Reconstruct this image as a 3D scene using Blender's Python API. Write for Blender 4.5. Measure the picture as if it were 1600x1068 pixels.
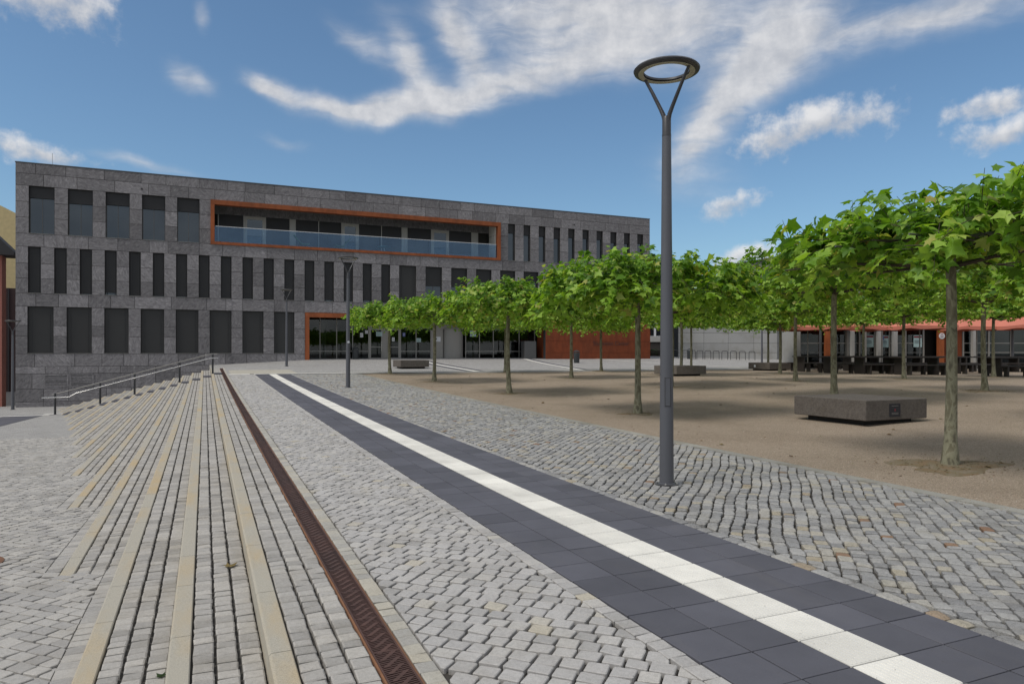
import bpy, math, random
import numpy as np
from mathutils import Vector, Matrix

random.seed(7); rng = np.random.default_rng(7)
scene = bpy.context.scene
for o in list(bpy.data.objects): bpy.data.objects.remove(o)

# ------------------------------------------------------------------ camera, sky, sun, exposure
# world axes: +Y runs along the guide path towards the office building, +X to the right, camera stands over the top steps
HEAD = math.atan(480 / 1100)
cam = bpy.data.objects.new('camera', bpy.data.cameras.new('camera')); scene.collection.objects.link(cam)
cam.location = (0, 0, 1.6); cam.rotation_euler = (math.pi / 2, 0, -HEAD)
cam.data.sensor_width = 36; cam.data.lens = 36 * 1100 / 1600; cam.data.shift_y = 17 / 1600
cam.data.clip_start = .05; cam.data.clip_end = 6000
scene.camera = cam
SUN_AZ, SUN_EL = math.radians(-101), math.radians(54)
SKY_STRENGTH, SUN_STRENGTH, EXPOSURE = .10, 1.7, .52
scene.view_settings.view_transform = 'Standard'; scene.view_settings.look = 'None'
scene.view_settings.exposure = EXPOSURE; scene.view_settings.gamma = 1
scene.view_settings.use_curve_mapping = False
sd = Vector((math.sin(SUN_AZ) * math.cos(SUN_EL), math.cos(SUN_AZ) * math.cos(SUN_EL), math.sin(SUN_EL)))
sun = bpy.data.objects.new('sun', bpy.data.lights.new('sun', 'SUN')); scene.collection.objects.link(sun)
sun.data.energy = SUN_STRENGTH; sun.data.angle = math.radians(22); sun.data.color = (1, .95, .88)
sun.rotation_euler = sd.to_track_quat('Z', 'Y').to_euler(); sun.location = (-30, 20, 60)

class NT:
    """small node-tree writer"""
    def __init__(s, tree): s.t = tree; s.n = tree.nodes; s.l = tree.links
    def node(s, kind, **kw):
        n = s.n.new(kind)
        for k, v in kw.items():
            if k.startswith('in_'): pass
            else: setattr(n, k, v)
        return n
    def put(s, sock, v):
        if isinstance(v, bpy.types.NodeSocket): s.l.new(v, sock)
        elif v is not None: sock.default_value = v
    def math(s, op, a, b=None, c=None, clamp=False):
        n = s.n.new('ShaderNodeMath'); n.operation = op; n.use_clamp = clamp
        for i, v in enumerate((a, b, c)):
            if v is not None: s.put(n.inputs[i], v)
        return n.outputs[0]
    def mix(s, f, a, b, mode='MIX'):
        n = s.n.new('ShaderNodeMix'); n.data_type = 'RGBA'; n.blend_type = mode; n.clamp_factor = True
        s.put(n.inputs['Factor'], f); s.put(n.inputs[6], a); s.put(n.inputs[7], b)
        return n.outputs[2]
    def ramp(s, f, stops, interp='LINEAR'):
        n = s.n.new('ShaderNodeValToRGB'); cr = n.color_ramp; cr.interpolation = interp
        while len(cr.elements) < len(stops): cr.elements.new(.5)
        for e, (p, c) in zip(cr.elements, stops):
            e.position = p; e.color = (*c, 1) if len(c) == 3 else c
        s.put(n.inputs[0], f); return n.outputs[0]
    def smooth(s, v, lo, hi):
        n = s.n.new('ShaderNodeMapRange'); n.interpolation_type = 'SMOOTHSTEP'
        s.put(n.inputs[0], v); n.inputs[1].default_value = lo; n.inputs[2].default_value = hi
        return n.outputs[0]
    def noise(s, vec, scale, detail=4, rough=.55, dist=0):
        n = s.n.new('ShaderNodeTexNoise'); s.put(n.inputs['Vector'], vec)
        n.inputs['Scale'].default_value = scale; n.inputs['Detail'].default_value = detail
        n.inputs['Roughness'].default_value = rough; n.inputs['Distortion'].default_value = dist
        return n.outputs[0]
    def pos(s): return s.n.new('ShaderNodeNewGeometry').outputs['Position']
    def mapping(s, vec, scale=(1, 1, 1), rot=(0, 0, 0), loc=(0, 0, 0)):
        n = s.n.new('ShaderNodeMapping'); s.put(n.inputs[0], vec)
        n.inputs['Scale'].default_value = scale; n.inputs['Rotation'].default_value = rot; n.inputs['Location'].default_value = loc
        return n.outputs[0]

scene.cycles.max_bounces = 6; scene.cycles.diffuse_bounces = 3; scene.cycles.glossy_bounces = 2
scene.cycles.transmission_bounces = 3; scene.cycles.transparent_max_bounces = 8
world = bpy.data.worlds.new('World'); scene.world = world; world.use_nodes = True
def build_sky():
    t = NT(world.node_tree); t.n.clear()
    sky = t.node('ShaderNodeTexSky', sky_type='NISHITA', sun_disc=False)
    sky.sun_elevation = SUN_EL; sky.sun_rotation = SUN_AZ; sky.altitude = 200
    sky.air_density = 1.0; sky.dust_density = 1.1; sky.ozone_density = 1.6
    d = t.node('ShaderNodeTexCoord').outputs['Generated']
    sp = t.node('ShaderNodeSeparateXYZ'); t.put(sp.inputs[0], d)
    x, y, z = sp.outputs
    D = 180 / math.pi
    az = t.math('MULTIPLY', t.math('ARCTAN2', x, y), D)
    el = t.math('MULTIPLY', t.math('ARCSINE', z), D)
    cb = t.node('ShaderNodeCombineXYZ'); t.put(cb.inputs[0], az); t.put(cb.inputs[1], el)
    ae = cb.outputs[0]
    # warp of the (azimuth, elevation) map so that no cloud keeps a clean outline
    w = t.node('ShaderNodeTexNoise'); t.put(w.inputs['Vector'], ae); w.inputs['Scale'].default_value = .22; w.inputs['Detail'].default_value = 4
    ws = t.node('ShaderNodeSeparateColor'); t.put(ws.inputs[0], w.outputs['Color'])
    azw = t.math('ADD', az, t.math('MULTIPLY', t.math('SUBTRACT', ws.outputs[0], .5), 3.2))
    elw = t.math('ADD', el, t.math('MULTIPLY', t.math('SUBTRACT', ws.outputs[1], .5), 2.0))
    cwx = t.node('ShaderNodeCombineXYZ'); t.put(cwx.inputs[0], azw); t.put(cwx.inputs[1], elw); cwarp = cwx.outputs[0]
    puff = t.noise(ae, .55, 9, .6)
    stre = t.noise(t.mapping(cwarp, (.16, .75, 1), (0, 0, math.radians(-28))), .6, 6, .52, .9)
    fine = t.noise(t.mapping(cwarp, (.30, 1.1, 1), (0, 0, math.radians(40))), .8, 6, .54, 1.2)
    # name, azimuth, elevation, radii in degrees, turn, kind, weight
    CL = [('heap', -9.8, 23.3, 5.2, 2.3, 0, 'c', 1), ('wisp', -.4, 23.6, .6, 1.2, 14, 's', .6), ('wisp', -1.3, 19.4, 1.9, .9, -25, 's', .75),
          ('hook', 4.6, 19.7, 1.9, .8, -22, 's', 1.0), ('tail', 8.8, 18.9, 4.8, .6, -8, 's', .9), ('sweep', 14.0, 18.9, 5.4, .95, 4, 's', 1.1),
          ('arc', 23.5, 20.9, 9.0, 1.25, 11, 's', 1.15), ('plume', 15.8, 21.8, 1.1, 3.6, 40, 's', .9), ('plume', 11.6, 23.2, .8, 2.6, 62, 's', .65), ('plume', 19.5, 23.6, 1.2, 3.0, 30, 's', .9),
          ('sheet', 31.5, 25.0, 12.0, 2.9, -3, 's', 1.35), ('lane', 43.0, 21.0, 2.2, 5.4, -48, 's', 1.25), ('lane', 39.2, 17.2, 1.5, 3.6, -36, 's', .85), ('band', 54, 22.2, 11, 1.3, 4, 's', 1.0),
          ('heap', 47.4, 16.8, 6.4, 1.9, 2, 'c', 1), ('heap', 44.2, 15.9, 3.4, 1.6, 8, 'c', .8), ('heap', 57.8, 16.3, 3.0, 1.1, 5, 'c', .9), ('heap', 58.6, 14.3, 3.4, 1.25, 5, 'c', 1),
          ('heap', 40.6, 11.6, 2.4, 1.2, 14, 'c', .85), ('low', -10.2, 13.6, 3.8, 1.0, -4, 'c', .9), ('low', -4.0, 13.6, 3.4, .45, -6, 's', .6),
          ('veil', 38.0, 13.5, 4.2, 2.2, -10, 's', .45), ('bit', 5.6, 15.9, 2.2, .5, -8, 's', .45), ('bank', 43, 7.4, 4.2, 1.0, 0, 'c', 1), ('bank', 66, 9, 7, 2, 0, 'c', .8)]
    cw = t.node('ShaderNodeCombineXYZ'); t.put(cw.inputs[0], azw); t.put(cw.inputs[1], elw)
    soft = None; heap = None; shade = None
    for _, a0, e0, ra, re, turn, kind, wt in CL:
        mp = t.node('ShaderNodeMapping', vector_type='TEXTURE'); t.put(mp.inputs[0], cw.outputs[0])
        mp.inputs['Location'].default_value = (a0, e0, 0); mp.inputs['Rotation'].default_value = (0, 0, math.radians(turn)); mp.inputs['Scale'].default_value = (ra, re, 1)
        if kind == 's':
            dp = t.node('ShaderNodeVectorMath', operation='DOT_PRODUCT'); t.put(dp.inputs[0], mp.outputs[0]); t.put(dp.inputs[1], mp.outputs[0])
            q = t.math('MULTIPLY', t.math('EXPONENT', t.math('MULTIPLY', dp.outputs['Value'], -1.0)), wt)
            soft = q if soft is None else t.math('ADD', soft, q)
        else:
            ln = t.node('ShaderNodeVectorMath', operation='LENGTH'); t.put(ln.inputs[0], mp.outputs[0])
            q = t.math('MULTIPLY_ADD', ln.outputs['Value'], -wt, 1.15 * wt)
            sy = t.node('ShaderNodeSeparateXYZ'); t.put(sy.inputs[0], mp.outputs[0])
            sh = t.math('MULTIPLY', t.math('MAXIMUM', q, 0), sy.outputs[1])
            heap = q if heap is None else t.math('MAXIMUM', heap, q)
            shade = sh if shade is None else t.math('ADD', shade, sh)
    # thicker cloud added outside the view, to make the sky light stronger and more neutral
    dome = t.noise(t.mapping(d, (2.2, 2.2, 4.0)), 1.3, 7, .58, .3)
    away = t.math('MAXIMUM', t.smooth(el, 27, 38), t.math('MAXIMUM', t.smooth(az, 66, 80), t.math('SUBTRACT', 1, t.smooth(az, -28, -16))))
    rest = t.math('MULTIPLY', t.math('MULTIPLY', t.smooth(dome, .32, .53), away), .9)
    st = t.math('ADD', t.math('MULTIPLY', stre, .6), t.math('MULTIPLY', fine, .4))
    ci = t.smooth(t.math('ADD', soft, t.math('MULTIPLY', t.math('SUBTRACT', st, .5), t.math('MULTIPLY', t.math('MINIMUM', soft, .9), 2.3))), .05, 1.35)
    ci = t.math('MULTIPLY', ci, .88)
    hv = t.math('ADD', heap, t.math('MULTIPLY', t.math('SUBTRACT', puff, .5), 2.0))
    cu = t.math('MULTIPLY', t.smooth(hv, .10, 1.05), .88)
    dens = t.math('MAXIMUM', t.math('MAXIMUM', ci, cu), rest)
    lit = t.smooth(t.math('ADD', t.math('ADD', shade, t.math('MULTIPLY', puff, 1.2)), t.math('MULTIPLY', st, .5)), .45, 1.35)
    ccol = t.mix(lit, (3.6, 3.7, 3.95, 1), (5.9, 5.8, 5.75, 1))
    skyc = t.mix(1.0, sky.outputs[0], (.65, .785, .83, 1), 'MULTIPLY')
    col = t.mix(dens, skyc, ccol)
    bg = t.node('ShaderNodeBackground'); t.put(bg.inputs[0], col); bg.inputs[1].default_value = SKY_STRENGTH
    out = t.node('ShaderNodeOutputWorld'); t.l.new(bg.outputs[0], out.inputs[0])
build_sky()

# ------------------------------------------------------------------ helpers
C = scene.collection
def wmat(o):
    m = o.matrix_basis.copy()
    return wmat(o.parent) @ o.matrix_parent_inverse @ m if o.parent else m
def attach(o, p, keep=True):
    o.parent = p
    if keep: o.matrix_parent_inverse = wmat(p).inverted()
    return o
def tag(o, label=None, cat=None, group=None, kind=None):
    if label: o['label'] = label
    if cat: o['category'] = cat
    if group: o['group'] = group
    if kind: o['kind'] = kind
    return o
def empty(name, loc=(0, 0, 0), rz=0):
    o = bpy.data.objects.new(name, None); C.objects.link(o); o.location = loc; o.rotation_euler = (0, 0, rz); o.empty_display_size = .2
    return o
def link(name, me, parent=None, keep=False, loc=None):
    o = bpy.data.objects.new(name, me); C.objects.link(o)
    if loc is not None: o.location = loc
    if parent: attach(o, parent, keep)
    return o
def copy_tree(o, parent=None):
    c = o.copy(); C.objects.link(c); c.parent = parent
    for ch in list(o.children):
        copy_tree(ch, c)
    return c

class MB:
    """collects simple shapes into one mesh"""
    def __init__(s): s.v = []; s.f = []; s.r = []
    def add(s, vs, fs, rnd=None):
        b = len(s.v); s.v += [tuple(p) for p in vs]; s.f += [tuple(i + b for i in f) for f in fs]
        s.r += [random.random() if rnd is None else rnd] * len(fs)
        return s
    def box(s, x0, x1, y0, y1, z0, z1, rnd=None, bev=0):
        if bev <= 0:
            vs = [(x0, y0, z0), (x1, y0, z0), (x1, y1, z0), (x0, y1, z0), (x0, y0, z1), (x1, y0, z1), (x1, y1, z1), (x0, y1, z1)]
            return s.add(vs, [(3, 2, 1, 0), (4, 5, 6, 7), (0, 1, 5, 4), (1, 2, 6, 5), (2, 3, 7, 6), (3, 0, 4, 7)], rnd)
        b = bev
        poly = [(x0 + b, y0), (x1 - b, y0), (x1, y0 + b), (x1, y1 - b), (x1 - b, y1), (x0 + b, y1), (x0, y1 - b), (x0, y0 + b)]
        cx, cy = (x0 + x1) / 2, (y0 + y1) / 2
        def ins(p): return (p[0] + (b if p[0] < cx else -b), p[1] + (b if p[1] < cy else -b))
        rings = [[(*ins(p), z0) for p in poly], [(*p, z0 + b) for p in poly], [(*p, z1 - b) for p in poly], [(*ins(p), z1) for p in poly]]
        return s.rings(rings, True, True, rnd)
    def rings(s, rings, cap0=True, cap1=True, rnd=None, closed=True):
        n = len(rings[0]); vs = [p for r in rings for p in r]; fs = []
        for k in range(len(rings) - 1):
            for i in range(n if closed else n - 1):
                j = (i + 1) % n
                fs.append((k * n + i, k * n + j, (k + 1) * n + j, (k + 1) * n + i))
        if cap0: fs.append(tuple(reversed(range(n))))
        if cap1: fs.append(tuple(range((len(rings) - 1) * n, len(rings) * n)))
        return s.add(vs, fs, random.random() if rnd is None else rnd)
    def tube(s, pts, rad, n=10, caps=True, rnd=None):
        pts = [Vector(p) for p in pts]; rad = rad if isinstance(rad, (list, tuple)) else [rad] * len(pts)
        rings = []; up = None
        for i, p in enumerate(pts):
            t = (pts[min(i + 1, len(pts) - 1)] - pts[max(i - 1, 0)]).normalized()
            if up is None:
                up = Vector((0, 0, 1)) if abs(t.z) < .9 else Vector((1, 0, 0))
            a = t.cross(up).normalized(); b = a.cross(t).normalized(); up = b
            rings.append([tuple(p + (a * math.cos(q) + b * math.sin(q)) * rad[i]) for q in [2 * math.pi * k / n for k in range(n)]])
        return s.rings(rings, caps, caps, rnd)
    def lathe(s, prof, n=24, center=(0, 0, 0), closed_prof=False, rnd=None):
        cx, cy, cz = center
        rings = [[(cx + r * math.cos(2 * math.pi * k / n), cy + r * math.sin(2 * math.pi * k / n), cz + z) for k in range(n)] for r, z in prof]
        if closed_prof: rings.append(rings[0])
        return s.rings(rings, not closed_prof, not closed_prof, rnd)
    def mesh(s, name, mat, smooth=False):
        me = bpy.data.meshes.new(name); me.from_pydata(s.v, [], s.f); me.materials.append(mat)
        at = me.attributes.new('rnd', 'FLOAT', 'FACE'); at.data.foreach_set('value', s.r)
        if smooth:
            me.polygons.foreach_set('use_smooth', [True] * len(me.polygons))
            try: me.set_sharp_from_angle(angle=math.radians(38))
            except Exception: pass
        me.update(); return me
    def build(s, name, mat, parent=None, keep=False, smooth=False):
        return link(name, s.mesh(name, mat, smooth), parent, keep)

def G(u):
    u = min(u, 58)
    z = .004 * u + .00025 * u * u
    if u > 45: z += .0009 * (u - 45) ** 2
    return z
def sstep(a, b, x):
    t = min(1, max(0, (x - a) / (b - a))); return t * t * (3 - 2 * t)
def Z(u, v):
    """height of the upper plaza"""
    g = G(u); r = .36 + .003 * u if u < 36 else g
    z = g + (max(r, g) - g) * sstep(10, 22, v) if u < 36 else g
    if u > 45.5 and v < 7: z -= .052 * (7 - v) * sstep(45.5, 55, u)
    return z
def Lo(u):
    """height of the lower plaza"""
    return -.164 - .029 * u - (.022 * (u - 46) if u > 46 else 0)
RISE, TREAD, KERB0, STAIR_END = .14, .5, .308, 45.5
def kmax(u):
    k = int((G(u) - Lo(u)) / RISE); return min(k, 15)

# ------------------------------------------------------------------ materials
def new_mat(name):
    m = bpy.data.materials.new(name); m.use_nodes = True
    t = NT(m.node_tree); return m, t, t.n['Principled BSDF']
def rnd_value(t):
    a = t.node('ShaderNodeAttribute', attribute_name='rnd').outputs['Fac']
    o = t.node('ShaderNodeObjectInfo').outputs['Random']
    return t.math('FRACT', t.math('ADD', t.math('MULTIPLY', a, 1.0), o))
def bump(t, b, h, strength=.3, dist=.01):
    n = t.node('ShaderNodeBump'); n.inputs['Strength'].default_value = strength; n.inputs['Distance'].default_value = dist
    t.put(n.inputs['Height'], h); t.put(b.inputs['Normal'], n.outputs[0])
def plain(name, col, rough=.6, metal=0, var=.12, scale=6, bumps=0, bscale=60, spec=.5):
    m, t, b = new_mat(name); p = t.pos()
    n = t.noise(p, scale, 5)
    c = t.mix(n, tuple(x * (1 - var) for x in col) + (1,), tuple(min(1, x * (1 + var)) for x in col) + (1,))
    r = rnd_value(t)
    c = t.mix(t.math('MULTIPLY', r, var * .8), c, (.02, .02, .02, 1))
    t.put(b.inputs['Base Color'], c); b.inputs['Metallic'].default_value = metal
    t.put(b.inputs['Roughness'], t.math('ADD', rough - .08, t.math('MULTIPLY', n, .16)))
    b.inputs['Specular IOR Level'].default_value = spec
    if bumps: bump(t, b, t.noise(p, bscale, 4), bumps, .01)
    return m
def granite(name, stops, speck=.35, sc=160, rough=.8, dirt=.35, bumps=.5, bdist=.006, big=2.2):
    m, t, b = new_mat(name); p = t.pos()
    base = t.ramp(rnd_value(t), stops)
    n1 = t.noise(p, sc, 3, .7); n2 = t.noise(p, sc * .27, 4, .6)
    s = t.math('ADD', t.math('MULTIPLY', n1, .6), t.math('MULTIPLY', n2, .4))
    k = t.ramp(s, [(.30, (1 - speck,) * 3), (.5, (.96,) * 3), (.70, (1 + speck * .5,) * 3)])
    c = t.mix(1.0, base, k, 'MULTIPLY')
    d = t.smooth(t.noise(p, big, 6, .65), .42, .74)
    c = t.mix(t.math('MULTIPLY', d, dirt), c, t.mix(1.0, c, (.62, .58, .50, 1), 'MULTIPLY'))
    t.put(b.inputs['Base Color'], c); b.inputs['Roughness'].default_value = rough
    b.inputs['Specular IOR Level'].default_value = .35
    bump(t, b, s, bumps, bdist)
    return m
m_sett = granite('granite_sett', [(0, (.335, .326, .313)), (.3, (.385, .374, .36)), (.75, (.42, .408, .392)), (.965, (.44, .424, .395)), (1, (.44, .405, .33))])
m_tread = granite('tread_sett', [(0, (.29, .278, .258)), (.5, (.365, .35, .325)), (1, (.42, .40, .365))], dirt=.5)
m_low = granite('lower_sett', [(0, (.30, .29, .275)), (.5, (.37, .357, .335)), (1, (.42, .402, .37))], dirt=.4)
m_cobble = granite('cobble', [(0, (.24, .24, .24)), (.35, (.30, .298, .292)), (.75, (.36, .355, .34)), (.93, (.39, .37, .32)), (.98, (.37, .33, .25)), (.993, (.26, .17, .11)), (1, (.24, .145, .095))], speck=.5, sc=120, dirt=.5, bumps=.9, bdist=.012)
m_border = granite('border_sett', [(0, (.33, .32, .295)), (.6, (.40, .385, .34)), (1, (.43, .40, .33))])
m_edging = granite('edging_concrete', [(0, (.25, .245, .22)), (1, (.33, .32, .285))], speck=.25, dirt=.8)
def kerb_mat():
    m, t, b = new_mat('ochre_kerb'); p = t.pos()
    r = rnd_value(t)
    n = t.noise(t.mapping(p, (1.6, .5, 1)), 1.5, 6, .6)
    f = t.smooth(t.math('ADD', n, t.math('MULTIPLY', t.math('SUBTRACT', r, .5), .13)), .39, .78)
    c = t.mix(f, (.37, .345, .285, 1), (.43, .33, .185, 1))
    n1 = t.noise(p, 170, 3, .7)
    c = t.mix(1.0, c, t.ramp(n1, [(.3, (.68,) * 3), (.52, (1,) * 3), (.72, (1.18,) * 3)]), 'MULTIPLY')
    t.put(b.inputs['Base Color'], c); b.inputs['Roughness'].default_value = .8; bump(t, b, n1, .45, .004)
    return m
m_kerb = kerb_mat()
def tile_mat(name, col, lo, hi):
    m, t, b = new_mat(name); p = t.pos(); r = rnd_value(t)
    k = t.math('ADD', lo, t.math('MULTIPLY', r, hi - lo))
    n = t.noise(p, 1.6, 6, .62); f = t.noise(p, 210, 2, .6)
    k = t.math('MULTIPLY', k, t.math('ADD', .68, t.math('MULTIPLY', n, .64)))
    k = t.math('MULTIPLY', k, t.math('ADD', .78, t.math('MULTIPLY', f, .44)))
    v = t.node('ShaderNodeVectorMath', operation='SCALE'); v.inputs[0].default_value = col; t.put(v.inputs[3], k)
    c = v.outputs[0]
    wr = t.smooth(t.noise(t.mapping(p, (1.4, .35, 1)), 1.1, 7, .68, .5), .50, .74)
    c = t.mix(t.math('MULTIPLY', wr, .30), c, t.mix(.5, c, (.17, .155, .135, 1)))
    sp = t.smooth(t.noise(p, 46, 2, .5), .70, .76)
    c = t.mix(t.math('MULTIPLY', sp, .5), c, (.06, .055, .05, 1))
    t.put(b.inputs['Base Color'], c); b.inputs['Roughness'].default_value = .72; b.inputs['Specular IOR Level'].default_value = .35
    bump(t, b, f, .3, .003); return m
m_dark = tile_mat('anthracite_tile', (.084, .085, .101), .86, 1.14)
m_white = tile_mat('white_guide_tile', (.69, .675, .62), .90, 1.05)
m_joint = plain('joint_sand', (.05, .045, .038), .95, var=.4, scale=14, bumps=.6)
m_bedc = plain('stair_core', (.07, .064, .055), .95, var=.3, scale=9)
def far_paving(name, ang, size, c0, c1, j):
    m, t, b = new_mat(name); p = t.pos()
    q = t.mapping(p, (1, 1, 0), (0, 0, ang))
    n = t.node('ShaderNodeTexBrick'); t.put(n.inputs['Vector'], q)
    n.inputs['Color1'].default_value = (*c0, 1); n.inputs['Color2'].default_value = (*c1, 1); n.inputs['Mortar'].default_value = (*j, 1)
    n.inputs['Scale'].default_value = 1; n.inputs['Brick Width'].default_value = size; n.inputs['Row Height'].default_value = size
    n.inputs['Mortar Size'].default_value = size * .06; n.inputs['Mortar Smooth'].default_value = .3
    d = t.smooth(t.noise(p, .7, 6, .62), .38, .7)
    c = t.mix(t.math('MULTIPLY', d, .35), n.outputs[0], (.22, .21, .195, 1))
    t.put(b.inputs['Base Color'], c); b.inputs['Roughness'].default_value = .85
    bump(t, b, t.noise(p, 40, 3), .5, .01); return m
m_fore = far_paving('forecourt_paving', math.radians(45), .13, (.30, .295, .285), (.40, .39, .375), (.10, .095, .09))
m_lowfar = far_paving('lower_paving', math.radians(45), .125, (.29, .285, .275), (.38, .37, .35), (.09, .085, .08))
def gravel_mat():
    m, t, b = new_mat('gravel'); p = t.pos()
    vo = t.node('ShaderNodeTexVoronoi'); t.put(vo.inputs['Vector'], p); vo.inputs['Scale'].default_value = 90
    g = t.ramp(vo.outputs['Color'], [(0, (.16, .125, .092)), (.45, (.30, .24, .18)), (.8, (.385, .315, .245)), (1, (.50, .44, .36))])
    n = t.noise(p, .55, 7, .6); f = t.noise(p, 9, 5, .65)
    c = t.mix(t.math('MULTIPLY', t.smooth(n, .42, .68), .38), g, t.mix(1.0, g, (.62, .60, .56, 1), 'MULTIPLY'))
    c = t.mix(t.math('MULTIPLY', t.smooth(f, .5, .75), .35), c, (.37, .30, .23, 1))
    t.put(b.inputs['Base Color'], c); b.inputs['Roughness'].default_value = .95; b.inputs['Specular IOR Level'].default_value = .2
    bump(t, b, t.math('ADD', vo.outputs['Distance'], t.math('MULTIPLY', f, .8)), .8, .012); return m
m_gravel = gravel_mat()
m_pebble = granite('pebble', [(0, (.16, .11, .08)), (.5, (.27, .20, .145)), (.9, (.38, .32, .25)), (1, (.5, .48, .44))], bumps=.1)
m_litter = granite('leaf_litter', [(0, (.10, .06, .025)), (.5, (.17, .10, .04)), (.8, (.13, .13, .04)), (1, (.25, .16, .07))], bumps=.1)
def mound_mat():
    m, t, b = new_mat('moss_soil'); p = t.pos()
    c = t.ramp(t.noise(p, 5, 6, .65), [(.3, (.24, .185, .135)), (.46, (.17, .14, .085)), (.58, (.19, .125, .065)), (.72, (.26, .20, .145))])
    t.put(b.inputs['Base Color'], c); b.inputs['Roughness'].default_value = .95; bump(t, b, t.noise(p, 60, 5), 1, .02); return m
m_mound = mound_mat()
m_asphalt = plain('asphalt', (.055, .055, .058), .9, var=.25, scale=3, bumps=.4, bscale=120)
m_rust = plain('rusty_cast_iron', (.085, .043, .034), .75, metal=.15, var=.45, scale=9, bumps=.5, bscale=130)
m_rust_edge = plain('rusty_edge', (.22, .10, .045), .85, var=.5, scale=7)
m_pit = plain('channel_pit', (.018, .014, .012), .95)
m_lamp = plain('grey_lamp_paint', (.085, .088, .10), .42, var=.10, scale=3, bumps=.05)
m_lampdark = plain('dark_lamp_paint', (.045, .045, .048), .4, var=.08)
m_lens = plain('lamp_lens', (.45, .41, .30), .4, var=.08)
m_post = plain('black_post_paint', (.025, .025, .027), .45, var=.1)
m_steel = plain('brushed_steel', (.62, .61, .59), .28, metal=.9, var=.08, scale=20)
m_alu = plain('aluminium_frame', (.27, .26, .24), .45, metal=.2, var=.06)
m_alud = plain('dark_aluminium', (.10, .10, .10), .45, metal=.2, var=.06)
def facade_mat():
    m, t, b = new_mat('basalt_cladding'); p = t.pos()
    r = rnd_value(t)
    k = t.math('ADD', .76, t.math('MULTIPLY', r, .50))
    # drifting grain: each panel is turned a little by its own random value
    q = t.node('ShaderNodeVectorRotate', rotation_type='Y_AXIS'); t.put(q.inputs['Vector'], p); t.put(q.inputs['Angle'], t.math('MULTIPLY', r, 6.28))
    s = t.noise(t.mapping(q.outputs[0], (1, 1, 2.4)), 3.4, 8, .74, .9)
    v = t.ramp(s, [(.30, (.085, .080, .082)), (.45, (.172, .163, .168)), (.58, (.236, .225, .229)), (.72, (.39, .37, .365))])
    d = t.smooth(t.noise(t.mapping(p, (1, 1, .16)), 1.3, 6, .7), .52, .78)
    v = t.mix(t.math('MULTIPLY', d, .45), v, (.085, .082, .082, 1))
    n = t.node('ShaderNodeVectorMath', operation='SCALE'); t.put(n.inputs[0], v); t.put(n.inputs[3], k)
    t.put(b.inputs['Base Color'], n.outputs[0]); b.inputs['Roughness'].default_value = .7; b.inputs['Specular IOR Level'].default_value = .3
    bump(t, b, s, .35, .01); return m
m_facade = facade_mat()
m_core = plain('facade_joint', (.035, .034, .034), .95)
def corten(name, col):
    m, t, b = new_mat(name); p = t.pos()
    n = t.noise(t.mapping(p, (1, 1, .4)), 2.4, 7, .65); f = t.noise(p, 60, 3)
    c = t.mix(t.smooth(n, .3, .7), tuple(x * .76 for x in col) + (1,), tuple(x * 1.15 for x in col) + (1,))
    c = t.mix(t.math('MULTIPLY', rnd_value(t), .22), c, (.10, .035, .015, 1))
    t.put(b.inputs['Base Color'], c); t.put(b.inputs['Roughness'], t.math('ADD', .55, t.math('MULTIPLY', f, .2))); b.inputs['Specular IOR Level'].default_value = .3
    return m
m_orange = corten('orange_panel', (.30, .085, .028))
m_orange2 = corten('rust_wall_panel', (.20, .046, .015))
def blind_mat():
    m, t, b = new_mat('grey_blind'); p = t.pos()
    wv = t.node('ShaderNodeTexWave', wave_type='BANDS', bands_direction='Z'); t.put(wv.inputs['Vector'], p); wv.inputs['Scale'].default_value = 4.2
    c = t.mix(wv.outputs['Fac'], (.036, .036, .036, 1), (.047, .047, .046, 1))
    c = t.mix(t.math('MULTIPLY', rnd_value(t), .35), c, (.032, .032, .032, 1))
    t.put(b.inputs['Base Color'], c); b.inputs['Roughness'].default_value = .55; b.inputs['Specular IOR Level'].default_value = .3
    bump(t, b, wv.outputs['Fac'], .25, .01); return m
m_blind = blind_mat()
m_blind2 = plain('dark_blind', (.014, .014, .015), .6, var=.2)
def glass_dark(name, col=(.012, .014, .016), rough=.04):
    m, t, b = new_mat(name); p = t.pos()
    t.put(b.inputs['Base Color'], (*col, 1)); b.inputs['Roughness'].default_value = rough; b.inputs['IOR'].default_value = 1.5
    b.inputs['Specular IOR Level'].default_value = .6
    bump(t, b, t.noise(p, .6, 2), .03, .05); return m
m_pane = glass_dark('dark_pane'); m_pane.node_tree.nodes['Principled BSDF'].inputs['IOR'].default_value = 1.75; m_pane.node_tree.nodes['Principled BSDF'].inputs['Specular Tint'].default_value = (.75, .88, 1, 1)  # blue reflection tint stands in for mirrored blue sky
def glass_thin(name, tint, refl, gloss_tint=(1, 1, 1)):
    m, t, b = new_mat(name)
    tr = t.node('ShaderNodeBsdfTransparent'); tr.inputs[0].default_value = (*tint, 1)
    gl = t.node('ShaderNodeBsdfGlossy'); gl.inputs['Roughness'].default_value = .02; gl.inputs[0].default_value = (*gloss_tint, 1)
    fr = t.node('ShaderNodeFresnel'); fr.inputs[0].default_value = 1.5
    f = t.math('ADD', t.math('MULTIPLY', fr.outputs[0], 1.0), refl, clamp=True)
    mx = t.node('ShaderNodeMixShader'); t.put(mx.inputs[0], f); t.l.new(tr.outputs[0], mx.inputs[1]); t.l.new(gl.outputs[0], mx.inputs[2])
    t.l.new(mx.outputs[0], t.n['Material Output'].inputs[0]); return m
m_glass = glass_thin('clear_glass', (.50, .56, .55), .0)
m_balu = glass_thin('balustrade_glass', (.72, .83, .90), .035, (.50, .72, 1))  # gloss coloured blue to imitate a clear sky mirrored in the glass
m_inside = plain('dark_interior', (.03, .026, .022), .9, var=.4, scale=1.2)
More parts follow.
